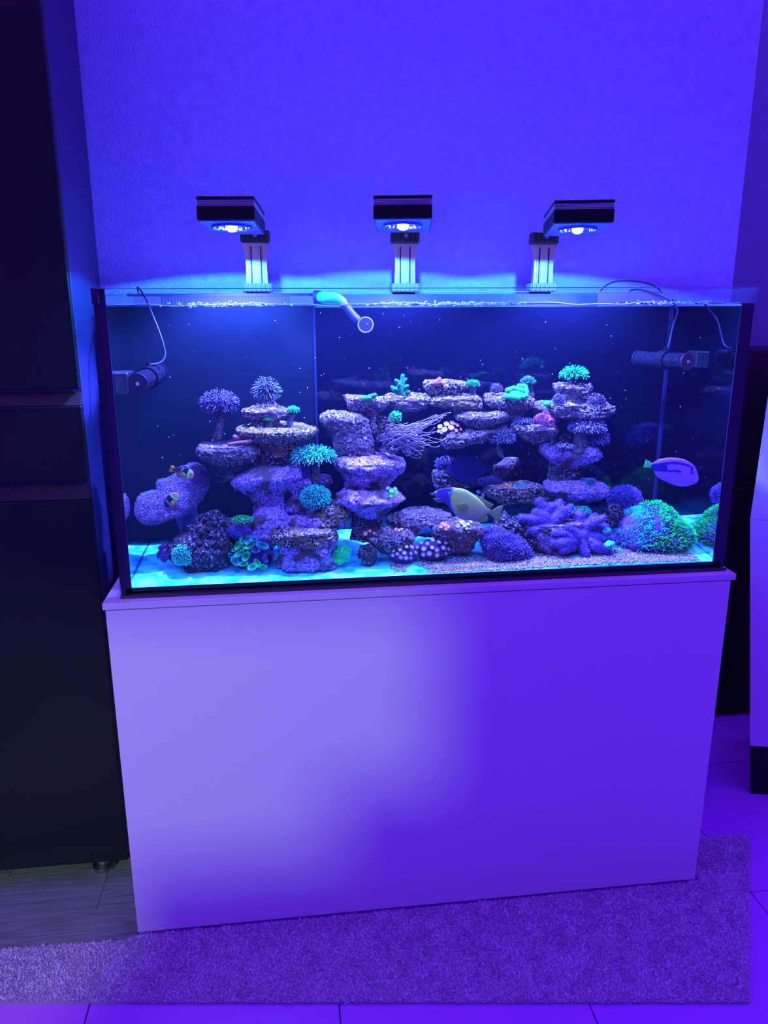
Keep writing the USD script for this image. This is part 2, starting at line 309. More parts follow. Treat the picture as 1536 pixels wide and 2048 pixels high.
# ------------------------------------------------------------------ lamps
alu_m = mat('black_anodised', (.004, .005, .01), None, rough=.45, spec=.15)
fin_m = mat('grey_fins', (.22, .22, .34), None, rough=.45, metal=0)
arm_m = mat('silver_arm', (.62, .36, .34), None, rough=.38, metal=.55)
hinge_m = mat('black_hinge', (.03, .025, .03), None, rough=.45)
clamp_m = mat('grey_clamp', (.22, .2, .5), None, rough=.5)
under_m = mat('lamp_under', (.02, .05, .42), None, rough=.25, spec=.5)  # blue LED glow of the underside put into the plate colour
led_m = usdkit.material(stage, '/World/Looks/led_glow', {'e': ('emission', {'color': (.5, .6, 1.0), 'strength': 14.0})}, [], surface='e.emission')
scrw_m = mat('screw_steel', (.6, .6, .65), None, rough=.3, metal=1)
LAMP_POS = []
def lamp(label, f0, f1, r0, r1, armpx, yaw_arm=0):
    """f0,f1: lower front corners in the photo; r0,r1: lower rear corners."""
    A, B = at(*f0, .1), at(*f1, .1); C, D = at(*r0, .285), at(*r1, .285)
    H = .0485
    mid_f, mid_r = (A+B)/2, (C+D)/2
    L = np.linalg.norm(mid_r-mid_f); ey = (mid_r-mid_f)/L
    ex = np.cross(ey, [0, 0, 1.]); ex /= np.linalg.norm(ex); ez = np.cross(ex, ey)
    W = np.linalg.norm(B-A)
    X = lambda x, y, z: mid_f+ex*x+ey*y+ez*z
    def fr_(m):
        v = np.array(m.vertices); m = m.copy(); m.vertices = mid_f+v[:, :1]*ex+v[:, 1:2]*ey+v[:, 2:3]*ez; return m
    t = thing('aquarium_lamp', label, 'lamp', group=None)
    # housing: open frame below, closed above, so that the LEDs sit in a shallow well
    part(t, 'housing', fr_(box(-W/2, W/2, 0, L, .0, .0285, .0012)), alu_m)
    part(t, 'top_cover', fr_(box(-W/2, W/2, 0, L, .0415, H, .0012)), alu_m)
    for z in (.0290, .0322, .0354, .0386):
        part(t, 'cooling_fin', fr_(box(-W/2+.001, W/2-.001, .001, L-.001, z, z+.0022)), fin_m)
    part(t, 'fin_core', fr_(box(-W/2+.006, W/2-.006, .006, L-.006, .0286, .0414)), alu_m)
    c = (0, L*.42)
    pl_ = part(t, 'under_plate', fr_(box(-W/2+.003, W/2-.003, .003, L-.003, -.0016, -.0002)), under_m, 'blue lit underside')
    ring = trimesh.creation.annulus(.042, .046, .004); ring.apply_translation([c[0], c[1], -.0036])
    part(t, 'lens_ring', fr_(ring), under_m, smooth=40)
    dome_ = ell((0, 0, 0), (.0135, .0135, .011), 3); dome_.apply_translation([c[0], c[1], -.0022])
    part(t, 'led_lens', fr_(dome_), led_m, 'glowing white lens', smooth=True)
    rg = np.random.default_rng(int(A[0]*1000))
    bits = []
    for k in range(18):
        a = rg.uniform(0, 6.28); r_ = rg.uniform(.028, .042)
        bits.append(ell((c[0]+r_*math.cos(a), c[1]+r_*math.sin(a), -.0022), (.0016, .0016, .0014), 1))
    part(t, 'led_bead', fr_(join(bits)), led_m, 'small glowing beads around the lens', kind='stuff')
    p = X(c[0], c[1], -.02)
    LAMP_POS.append(p)
    for nm, I_, ca, so, lc in (('beam', LAMP_I, 60.0, .55, LAMP_COL), ('spill', SPILL_I, 78.0, .02, SPILL_COL)):
        sl = UsdLux.SphereLight.Define(stage, str(t.GetPath())+'/'+nm)
        sl.CreateRadiusAttr(.012); sl.CreateColorAttr(Gf.Vec3f(*map(float, lc))); sl.CreateIntensityAttr(I_*1000)
        UsdLux.ShapingAPI.Apply(sl.GetPrim()); sh = UsdLux.ShapingAPI(sl.GetPrim())
        sh.CreateShapingConeAngleAttr(ca); sh.CreateShapingConeSoftnessAttr(so)
        sl.AddTranslateOp().Set(Gf.Vec3d(*map(float, p)))
    # arm: clamp on the rear rim, upright, hinge, bracket up to the housing
    bx, ax0 = armpx
    Ya = Y1-.006
    c0 = at(bx, 578, Ya); wA = .029
    cx_ = c0[0]
    tree = t
    pts = []
    part(tree, 'clamp', box(cx_-.037, cx_+.037, Ya-.02, Ya+.022, Z1-.016+.0175, 1.609, .003), clamp_m)
    for k in range(6):
        x = cx_-.033+k*.0118
        part(tree, 'clamp_rib', box(x, x+.006, Ya-.0235, Ya-.0195, 1.5885, 1.608, .0012), clamp_m)
    part(tree, 'clamp_jaw', box(cx_-.03, cx_+.03, Ya+.0085, Ya+.02, 1.545, 1.6, .002), hinge_m)
    prof = [(-.0275, 1.6085), (.0275, 1.6085), (.0265, 1.65), (.027, 1.68), (.0325, 1.702), (.0325, 1.708), (-.0325, 1.708), (-.0325, 1.702), (-.027, 1.68), (-.0265, 1.65)]
    up = trimesh.creation.extrude_polygon(Polygon(prof), .016, engine='earcut')
    v = np.array(up.vertices); up.vertices = np.c_[v[:, 0]+cx_, v[:, 2]+Ya-.008, v[:, 1]]
    part(tree, 'arm', up, arm_m, 'silver grooved upright', smooth=20)
    for dx in (-.0125, .0125):
        part(tree, 'arm_groove', box(cx_+dx-.0016, cx_+dx+.0016, Ya-.0092, Ya-.0078, 1.61, 1.70), hinge_m)
    for dx in (-.007, .007, -.018, .018):
        part(tree, 'arm_ridge', box(cx_+dx-.0014, cx_+dx+.0014, Ya-.0096, Ya-.0078, 1.61, 1.70, .0005), arm_m)
    part(tree, 'hinge', box(cx_-.037, cx_+.037, Ya-.016, Ya+.016, 1.7085, 1.738, .004), hinge_m)
    for k in range(6):
        x = cx_-.0345+k*.0122
        part(tree, 'hinge_rib', box(x, x+.0055, Ya-.0195, Ya-.0155, 1.711, 1.736, .0012), hinge_m)
    sc = trimesh.creation.cylinder(.0055, .004, sections=16); sc.apply_transform(trimesh.transformations.rotation_matrix(math.pi/2, [1, 0, 0])); sc.apply_translation([cx_, Ya-.0205, 1.727])
    part(tree, 'hinge_screw', sc, scrw_m)
    rear = X(0, L-.01, .02)
    part(tree, 'bracket', hull([(cx_+sx*.026, Ya+dy, 1.7365) for sx in (-1, 1) for dy in (-.01, .012)]+[tuple(rear+ex*sx*.03+np.array([0, 0, dz])) for sx in (-1, 1) for dz in (-.008, .012)]), arm_m, 'silver bracket joining the hinge to the housing')
lamp('leftmost of the three square black aquarium lamps with blue glowing underside', (393, 440), (510, 440), (425, 468), (532, 468), (515, 0))
lamp('middle one of the three square black aquarium lamps on silver arms', (747, 437), (863, 437), (755, 464), (859, 464), (809, 0))
lamp('rightmost of the three square black aquarium lamps, angled to the left arm', (1110, 445), (1224, 445), (1089, 471), (1191, 471), (1083, 0))

# ------------------------------------------------------------------ sand
def sand_z(x, y): 
    x, y = np.asarray(x, float), np.asarray(y, float)
    P = np.stack([x*9, y*11, x*0], -1)
    return .9262+.052*np.clip(y-.04, 0, 1)+.010*(meshkit.fbm(P, 3, 11)-.5)*np.clip((y-.037)*14, .25, 1)+.012*np.exp(-((x-1.25)/.22)**2-((y-.17)/.12)**2)
gx, gy = np.meshgrid(np.linspace(X0+T+.002, X1-T-.002, 300), np.linspace(Y0+T+.0035, Y1-T-.002, 80), indexing='ij')
gz = sand_z(gx, gy)+.0022*(meshkit.fbm(np.stack([gx*90, gy*90, gx*0], -1), 2, 3)-.5)
nv = gx.size; top = np.stack([gx, gy, gz], -1).reshape(-1, 3); bot = top.copy(); bot[:, 2] = Z0+T+.002
I, J = np.meshgrid(np.arange(299), np.arange(79), indexing='ij'); a = (I*80+J).ravel(); b = a+80
loop = np.r_[np.arange(0, 300)*80, 299*80+np.arange(1, 80), np.arange(298, -1, -1)*80+79, np.arange(78, 0, -1)]; l2 = np.roll(loop, -1)
sand_mesh = trimesh.Trimesh(np.vstack([top, bot]), np.vstack([np.c_[a, b, b+1], np.c_[a, b+1, a+1], np.c_[a+nv, b+1+nv, b+nv], np.c_[a+nv, a+1+nv, b+1+nv], np.c_[loop, loop+nv, l2+nv], np.c_[loop, l2+nv, l2]]), process=False)
sand_m = mat('coral_sand', (.03, .80, .70), (.22, .96, .90), 24, .9, .0022, 420, lo=.35, hi=.6, spec=.1, c3=(.02, .58, .66), s3=34)  # patchy tones: sand variety, partly standing in for ripple caustics
single('sand_bed', sand_mesh, sand_m, 'pale sand glowing cyan on the aquarium bottom', 'sand', kind='stuff', smooth=True)
# coarse gravel strewn over the right half of the sand
rg = np.random.default_rng(21)
gm = []
base = trimesh.creation.icosphere(1, 1.0)
for k in range(5200):
    x = rg.uniform(.66, 1.44); y = .045+abs(rg.normal(0, .055))
    if y > .30 or meshkit.noise(np.array([x*22, y*30, 0.]), 8) < .40-.25*(x > .8) or rg.random() > min(1, (x-.62)*5): continue
    r_ = rg.uniform(.0016, .0036)
    m = base.vertices*np.array([r_*rg.uniform(.8, 1.5), r_*rg.uniform(.8, 1.5), r_*.8])*(1+.3*rg.normal(size=(len(base.vertices), 1))*.5)
    gm.append(trimesh.Trimesh(m+[x, y, float(sand_z(x, y))+.001], base.faces, process=False))
gravel_m = mat('gravel', (.10, .05, .05), (.50, .33, .24), 260, .8, lo=.4, hi=.62)
single('gravel', join(gm), gravel_m, 'coarse crushed coral gravel strewn over the sand at front right', 'gravel', kind='stuff')

# ------------------------------------------------------------------ rocks
ROCK = {
 'grey': mat('rock_grey', (.022, .014, .018), (.36, .23, .20), 185, .85, .0032, 210, detail=2, lo=.45, hi=.60, c3=(.10, .05, .06), s3=34),
 'dark': mat('rock_dark', (.014, .010, .014), (.35, .23, .24), 170, .85, .0032, 200, detail=2, lo=.49, hi=.64, c3=(.03, .03, .02), s3=40),
 'blue': mat('rock_blue', (.05, .03, .10), (.46, .24, .52), 230, .85, .0028, 230, detail=2, lo=.40, hi=.56, c3=(.08, .04, .04), s3=26),
 'crust': mat('rock_crust', (.02, .013, .013), (.52, .35, .25), 190, .8, .0035, 210, detail=2, lo=.49, hi=.61, c3=(.16, .09, .03), s3=40),
}
def lump(rows, Y, k=.75, maxb=.075, amp=.013, seed=0, nA=112, nL=40, sq=2.5, minb=.008, fine=.004):
    rows = sorted(rows); R_ = np.array(rows, float)
    ys = np.linspace(R_[0, 0], R_[-1, 0], nL)
    xl, xr = np.interp(ys, R_[:, 0], R_[:, 1]), np.interp(ys, R_[:, 0], R_[:, 2])
    ph = np.linspace(0, 2*np.pi, nA, endpoint=False)
    cs, sn = np.cos(ph), np.sin(ph)
    sx = np.sign(cs)*np.abs(cs)**(2/sq); sy = np.sign(sn)*np.abs(sn)**(2/sq)
    V = []
    def ring(c, a, b, f=1.0):
        return np.stack([c[0]+a*f*sx, c[1]+b*f*sy, np.full(nA, c[2])], 1)
    wob = 1+.34*(meshkit.fbm(np.stack([cs*1.7+seed*1.3, sn*1.7, np.zeros(nA)], 1), 3, seed)-.5)
    sy = sy*wob
    infos = []
    for y, l, r in zip(ys, xl, xr):
        c = at((l+r)/2, y, Y); a = (r-l)/2*pxm(Y, ((l+r)/2, y)); b = min(max(a*k, minb), maxb)
        infos.append((c, a, b))
    for f in (.3, .6, .85): V.append(ring(*infos[0], f))
    for c, a, b in infos: V.append(ring(c, a, b))
    for f in (.85, .6, .3): V.append(ring(*infos[-1], f))
    n = len(V); V = np.vstack(V+[infos[0][0][None], infos[-1][0][None]])
    i, j = np.meshgrid(np.arange(n-1), np.arange(nA), indexing='ij'); i, j = i.ravel(), j.ravel(); q = (j+1) % nA
    F = np.vstack([np.c_[i*nA+j, (i+1)*nA+j, (i+1)*nA+q], np.c_[i*nA+j, (i+1)*nA+q, i*nA+q]])
    jj = np.arange(nA); qq = (jj+1) % nA
    F = np.vstack([F, np.c_[np.full(nA, n*nA), jj, qq], np.c_[np.full(nA, n*nA+1), (n-1)*nA+qq, (n-1)*nA+jj]])
    m = trimesh.Trimesh(V, F, process=False)
    m = displace(displace(m, amp*1.25, 34, seed, fine*2.0, 105), fine*1.25, 190, seed+3, ridged=True)
    return displace(m, fine*.5, 420, seed+9)
def rock(label, rows, Y, kind='grey', group=None, name='reef_rock', **kw):
    kw.setdefault('seed', int(rows[0][1]+rows[0][0]*7) % 997)
    return single(name, lump(rows, Y, **kw), ROCK[kind], label, 'rock', group, smooth=True)
# left stack
YL = .19
rock('knobbly crown rock on top of the left rock stack, under the purple frogspawn coral', [(804, 530, 546), (813, 506, 564), (820, 484, 578), (830, 486, 576), (838, 502, 560), (850, 504, 558), (862, 500, 562)], YL, 'grey')
rock('broad upper shelf rock of the left stack, tapering into a neck', [(851, 480, 605), (856, 474, 632), (863, 478, 637), (872, 490, 625), (880, 505, 606), (890, 516, 592), (902, 522, 590), (910, 518, 588)], YL, 'crust')
rock('shelf rock reaching out to the left of the left stack', [(887, 402, 515), (894, 396, 520), (905, 397, 520), (914, 405, 512), (922, 425, 505), (932, 455, 485)], YL-.01, 'grey')
rock('short dark neck rock in the middle of the left stack', [(906, 504, 574), (918, 502, 573), (934, 500, 570)], YL+.005, 'dark')
rock('wide bluish shelf rock low in the left stack, curving to a thick stem', [(930, 520, 612), (938, 490, 614), (947, 466, 616), (956, 461, 604), (966, 466, 588), (978, 480, 572), (990, 503, 566), (1005, 511, 570), (1025, 510, 576), (1048, 505, 582)], YL-.01, 'blue')
rock('lumpy ledge rock below the torch coral right of the left stack', [(952, 577, 622), (962, 570, 630), (974, 575, 628), (988, 585, 612), (1002, 578, 606), (1020, 565, 610)], YL-.03, 'blue')
rock('small rounded lilac rock right of the torch coral stalk', [(950, 646, 660), (956, 637, 666), (965, 638, 665), (975, 643, 655)], YL-.02, 'blue', amp=.005)
rock('peaked rock under the round cyan hammer coral', [(1003, 655, 680), (1012, 640, 690), (1022, 630, 698), (1034, 622, 696), (1046, 600, 682)], YL-.05, 'crust')
rock('low brown-capped mushroom rock at the front between the leaf coral and the green sponge', [(1053, 575, 650), (1060, 550, 668), (1072, 541, 674), (1084, 552, 673), (1095, 558, 670), (1110, 558, 670), (1130, 556, 674)], .125, 'blue', maxb=.05)
rock('brown and white crusted cap on the low front mushroom rock', [(1052, 575, 650), (1060, 550, 668), (1071, 540, 675), (1079, 546, 673), (1085, 560, 664)], .12, 'crust', maxb=.05, seed=11)
rock('overhanging plate rock above the low mushroom rock', [(1028, 570, 680), (1036, 562, 695), (1047, 568, 692), (1058, 585, 672)], .165, 'blue', maxb=.06)
rock('sloping blue speckled foot rock of the left stack', [(1014, 522, 560), (1030, 510, 576), (1050, 496, 578), (1068, 490, 575), (1085, 505, 565)], .155, 'blue')
rock('flat-topped rock under the green star patch left of the stack foot', [(1040, 450, 508), (1050, 446, 514), (1062, 447, 510), (1074, 455, 495)], .15, 'blue')
rock('craggy rubble rock under the large leather coral', [(1030, 402, 436), (1042, 392, 448), (1058, 384, 455), (1076, 350, 460), (1095, 342, 462), (1115, 352, 458), (1135, 372, 445)], .15, 'dark', amp=.02, fine=.011, sq=2.1)
# centre pillar and arch
YC = .18
rock('cup-shaped rock on top of the centre pillar with two green corals', [(789, 684, 704), (794, 688, 768), (802, 691, 779), (811, 697, 776), (819, 705, 765), (828, 716, 755), (845, 727, 752), (866, 724, 754)], YC+.02, 'grey')
rock('thick pillar rock with a spreading left top in the centre', [(825, 655, 700), (831, 640, 726), (839, 642, 736), (850, 651, 738), (862, 664, 742), (880, 668, 748), (900, 670, 750), (920, 668, 750)], YC, 'grey')
rock('ragged middle ledge rock of the centre pillar', [(910, 682, 770), (919, 674, 806), (928, 672, 812), (937, 680, 810), (946, 688, 797), (956, 690, 790), (966, 692, 780), (980, 702, 764)], YC-.01, 'blue')
rock('saucer rock with two small caves at the foot of the centre pillar', [(978, 695, 770), (987, 676, 798), (996, 672, 809), (1004, 680, 802), (1012, 695, 790), (1021, 706, 776), (1034, 714, 766)], YC-.03, 'blue')
rock('dark stem rock carrying the saucer rock of the centre pillar', [(1026, 708, 768), (1040, 706, 765), (1058, 706, 762), (1074, 700, 768)], YC-.02, 'dark')
rock('pale speckled rock behind the long-tentacled anemone', [(834, 760, 778), (842, 753, 788), (858, 750, 784), (876, 751, 776), (896, 754, 772), (918, 752, 775)], YC+.03, 'crust')
rock('low rock with ring zoanthids behind the foxface, right of the pillar foot', [(1019, 835, 870), (1027, 795, 900), (1038, 778, 906), (1049, 778, 902), (1062, 786, 892)], .20, 'grey', maxb=.06)
rock('pinkish brown slab rock in front of the pillar foot', [(1062, 745, 815), (1071, 730, 828), (1081, 738, 827), (1092, 752, 815), (1104, 765, 802)], .14, 'grey', maxb=.05)
rock('rounded rock under the orange and white zoanthids', [(1042, 880, 950), (1050, 860, 960), (1060, 856, 965), (1071, 868, 960), (1083, 882, 948), (1098, 890, 942)], .15, 'grey', maxb=.05)
rock('small dark rubble stone right of the green sponge', [(1093, 722, 742), (1102, 715, 752), (1114, 716, 753), (1127, 725, 745)], .115, 'dark', amp=.012)
YB = .24
rock('left beam rock of the arch carrying the teal branching coral', [(789, 775, 850), (797, 765, 862), (806, 764, 861), (817, 790, 850)], YB, 'grey', maxb=.045)
rock('raised block rock on the arch with a pink cone coral', [(760, 852, 886), (765, 848, 928), (773, 849, 932), (781, 856, 925), (794, 864, 918)], YB+.01, 'crust', maxb=.05)
rock('long middle beam rock of the arch', [(792, 870, 955), (798, 858, 962), (806, 860, 964), (814, 880, 960), (822, 915, 948)], YB-.01, 'crust', maxb=.045)
rock('rock on the right of the arch under the ruffled green coral', [(790, 970, 1055), (798, 964, 1065), (806, 967, 1066), (815, 984, 1058), (826, 992, 1044), (840, 1003, 1046)], YB-.01, 'grey', maxb=.06)
rock('tilted plate rock hanging below the arch', [(822, 922, 1005), (830, 906, 1016), (838, 912, 1012), (847, 926, 1002), (858, 946, 990)], YB-.03, 'grey', maxb=.05)
rock('lower hanging plate rock with the pink zoanthid cluster', [(852, 975, 1012), (862, 920, 1005), (870, 888, 985), (880, 880, 968), (888, 885, 942), (894, 892, 916)], YB-.03, 'grey', maxb=.05)
rock('plate rock carrying the pink brain coral', [(846, 1018, 1110), (855, 1014, 1118), (865, 1025, 1115), (874, 1042, 1104), (884, 1062, 1084)], YB-.03, 'grey', maxb=.05)
# right stack
YR = .24
rock('top rock of the right stack under the cyan torch coral', [(768, 1108, 1178), (775, 1106, 1183), (785, 1112, 1182), (797, 1110, 1178), (808, 1106, 1184)], YR, 'grey')
rock('broad upper shelf rock of the right stack', [(805, 1065, 1212), (812, 1058, 1226), (820, 1062, 1228), (828, 1078, 1216), (836, 1130, 1192)], YR, 'grey', maxb=.07)
rock('dark trunk rock in the upper right stack', [(826, 1114, 1164), (845, 1112, 1160), (862, 1106, 1156), (880, 1100, 1156), (895, 1100, 1156)], YR+.01, 'dark')
rock('middle shelf rock of the right stack', [(889, 1096, 1188), (897, 1083, 1195), (905, 1082, 1200), (914, 1094, 1199), (923, 1102, 1186), (933, 1108, 1160)], YR-.01, 'blue')
rock('lower trunk rock of the right stack', [(926, 1100, 1162), (945, 1098, 1160), (966, 1098, 1158)], YR, 'dark')
rock('bottom shelf rock of the right stack above the leather corals', [(959, 1100, 1160), (966, 1090, 1200), (975, 1087, 1217), (984, 1095, 1219), (993, 1115, 1200), (1003, 1134, 1165), (1030, 1130, 1158)], YR-.01, 'blue')
# cave pieces
YV = .315
rock('dim ledge rock behind the dark tang in the cave', [(942, 864, 890), (949, 863, 925), (958, 865, 958), (967, 868, 956), (977, 878, 930)], YV, 'dark', maxb=.03)
rock('pale arm rock rising at the back of the cave', [(916, 1014, 1036), (924, 1000, 1037), (932, 988, 1030), (944, 985, 1014), (958, 980, 1006), (975, 972, 1008)], YV+.01, 'grey', maxb=.025)
rock('flat reddish rock in the cave with orange and cyan zoanthids', [(970, 975, 1080), (976, 969, 1090), (985, 971, 1093), (994, 984, 1082), (1004, 1000, 1062)], .27, 'crust', maxb=.045)
rock('knobbly dark rubble rock behind the fuzzy purple mound', [(1034, 992, 1030), (1044, 986, 1052), (1060, 992, 1075), (1076, 1018, 1098), (1092, 1058, 1102)], .16, 'dark', amp=.018, fine=.009, sq=2.1)
rock('dark rock wedged between the leather coral and the star polyps', [(1010, 1214, 1236), (1022, 1208, 1242), (1038, 1206, 1244), (1058, 1212, 1240)], .2, 'dark', amp=.012)
rock('low rock half buried behind the two leather corals', [(1040, 1030, 1180), (1060, 1022, 1215), (1090, 1040, 1220), (1108, 1070, 1210)], .165, 'blue', maxb=.05)

# ------------------------------------------------------------------ coral helpers
def E_est(P):
    e = 0
    for p in LAMP_POS:
        d = np.asarray(P)-p; r = np.linalg.norm(d); c = -d[2]/r
        t = np.clip((c-.5)/.28, 0, 1); e += c/r**2*t*t*(3-2*t)
    return e
E_REF = E_est((1.35, .2, .94))
def alb(rgb, P, k=.65):
    """base colour for this look, with the estimated lamp light at P divided out"""
    E = 4.9*E_est(P)/E_REF*k
    return np.clip(lin(*rgb)/(np.array([.155, .165, .66])*max(E, 1.2)), .006, .97)  # lamp falloff is evened out in the coral and fish colours
def tentacles(B, D, L, r0, r1, droop=0.0, wig=0.0, segs=5, sides=5, seed=0, knob=0.0, flow=None):
    rg = np.random.default_rng(seed); n = len(B)
    B, D = np.asarray(B, float), np.asarray(D, float); D = D/np.linalg.norm(D, axis=1, keepdims=True)
    L = np.broadcast_to(L, (n,)); W_ = rg.normal(0, wig, (n, 3))
    P = [B]; d = D.copy()
    for s in range(segs):
        d = d+np.array([0, 0, -droop])+W_*math.sin(2.2*s+1)
        if flow is not None: d = d+flow
        d /= np.linalg.norm(d, axis=1, keepdims=True)
        P.append(P[-1]+d*(L/segs)[:, None])
    P = np.stack(P, 1)                                # n, segs+1, 3
    t = np.gradient(P, axis=1); t /= np.linalg.norm(t, axis=2, keepdims=True)+1e-9
    a = np.cross(t, np.array([.31, .77, .21])); a /= np.linalg.norm(a, axis=2, keepdims=True)+1e-9
    b = np.cross(t, a); ang = np.arange(sides)*2*np.pi/sides
    tt = np.linspace(0, 1, segs+1); R = r0+(r1-r0)*tt; R[-1] += knob; 
    V = P[:, :, None]+R[None, :, None, None]*(np.cos(ang)[:, None]*a[:, :, None]+np.sin(ang)[:, None]*b[:, :, None])
    V = np.concatenate([V.reshape(n, -1, 3), (P[:, -1]+t[:, -1]*R[-1]*.9)[:, None]], 1)
    i, j = np.meshgrid(np.arange(segs), np.arange(sides), indexing='ij'); i, j = i.ravel(), j.ravel(); q = (j+1) % sides
    F = np.vstack([np.c_[i*sides+j, (i+1)*sides+q, i*sides+q], np.c_[i*sides+j, (i+1)*sides+j, (i+1)*sides+q], np.c_[segs*sides+np.arange(sides), np.full(sides, (segs+1)*sides), segs*sides+(np.arange(sides)+1) % sides][:, [0, 2, 1]]])
    per = (segs+1)*sides+1
    F = (F[None]+(np.arange(n)*per)[:, None, None]).reshape(-1, 3)
    tv = np.tile(np.r_[np.repeat(tt, sides), 1.0], n)
    return trimesh.Trimesh(V.reshape(-1, 3), F, process=False), tv
def fib(n):
    i = np.arange(n)+.5; ph = np.arccos(1-2*i/n); th = np.pi*(1+5**.5)*i
    return np.stack([np.cos(th)*np.sin(ph), np.sin(th)*np.sin(ph), np.cos(ph)], 1)
polyp_m = mat('polyp_flesh', (1, 1, 1), None, rough=.45, spec=.35, coltype=1)
skin_m = mat('coral_skin', (.55, .55, .55), (1, 1, 1), 420, .6, .0010, 480, lo=.38, hi=.6, spec=.25, coltype=1)
smooth_m = mat('fish_skin', (1, 1, 1), None, rough=.4, spec=.4, coltype=1)
stalk_m = mat('coral_stalk', (.02, .015, .02), (.12, .09, .09), 200, .85, .0015, 250, lo=.4, hi=.65)
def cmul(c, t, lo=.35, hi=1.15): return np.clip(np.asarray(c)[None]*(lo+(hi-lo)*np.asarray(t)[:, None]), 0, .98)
def const(c, m): return np.tile(np.asarray(c, float), (len(m.vertices), 1))
def polyp_coral(name, label, px, py, Y, rx, ry, rgb, n=170, L=.012, r=.0013, droop=.12, stalk=None, sr=.008, up=-.35, core=.62, tip=None, rgb2=None, dk=.75, knob=.0004, wig=.12, cat='coral', seed=1, group=None, segs=4):
    """a head of polyps or tentacles on a rounded core, optionally on a stalk; rx, ry in photo pixels"""
    c = at(px, py, Y); s = pxm(Y, (px, py)); R = np.array([rx*s, rx*s*dk, ry*s])
    L = min(L, .8*min(R[0], R[2]))
    R0 = np.maximum(R-L*.75, R*.35)
    t = thing(name, label, cat, group=group)
    n = int(n*1.7); r = r*.82
    U = fib(int(n*1.5)); U = U[U[:, 2] > up]; U = U[np.random.default_rng(9).permutation(len(U))[:n]]
    rg = np.random.default_rng(seed+int(px)); U = U+rg.normal(0, .06, U.shape); U /= np.linalg.norm(U, axis=1, keepdims=True)
    m, tv = tentacles(c+U*R0, U/R0*R0.mean()+rg.normal(0, .25, U.shape), L*rg.uniform(.75, 1.25, len(U)), r, r*.75, droop, wig, segs, 5, seed, knob)
    ca = alb(rgb, c, .33)
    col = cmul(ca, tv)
    if rgb2 is not None:
        w = np.repeat(meshkit.noise(U*2.2+seed, 3), len(m.vertices)//len(U))[:, None]; w = np.clip((w-.4)*4, 0, 1)
        col = col*(1-w)+cmul(alb(rgb2, c, .33), tv)*w
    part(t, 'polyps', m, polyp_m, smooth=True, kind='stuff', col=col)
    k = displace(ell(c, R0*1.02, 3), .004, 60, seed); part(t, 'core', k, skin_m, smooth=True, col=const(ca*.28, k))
    if stalk:
        P = spline([at(a, b, Y+.004) for a, b in stalk], 10) if len(stalk) > 2 else np.array([at(a, b, Y+.004) for a, b in stalk])
        if len(P) == 2: P = np.linspace(P[0], P[1], 6)
        part(t, 'stalk', displace(tube(P, np.linspace(sr*.85, sr*1.15, len(P)), 16), .004, 90, 2, .0012, 320), stalk_m, smooth=True)
    return t
def blob(caps, refine=.004, amp=.002, sc=70, it=12, amp2=.0006, sc2=420, seed=0):
    """caps: lists of (point, radius) chains; welded into one smooth surface"""
    tot = manifold3d.Manifold()
    hs = []
    for ch in caps:
        for (p, a), (q, b) in zip(ch[:-1], ch[1:]):
            s1 = manifold3d.Manifold.sphere(a, 14).translate(list(map(float, p))); s2 = manifold3d.Manifold.sphere(b, 14).translate(list(map(float, q)))
            hs.append(manifold3d.Manifold.batch_hull([s1, s2]))
        if len(ch) == 1: hs.append(manifold3d.Manifold.sphere(ch[0][1], 20).translate(list(map(float, ch[0][0]))))
    tot = manifold3d.Manifold.batch_boolean(hs, manifold3d.OpType.Add).refine_to_length(refine)
    v, f, _ = meshkit.arrays(tot, False)
    m = trimesh.Trimesh(v, f, process=True); trimesh.smoothing.filter_taubin(m, iterations=it)
    return displace(m, amp, sc, seed, amp2, sc2)
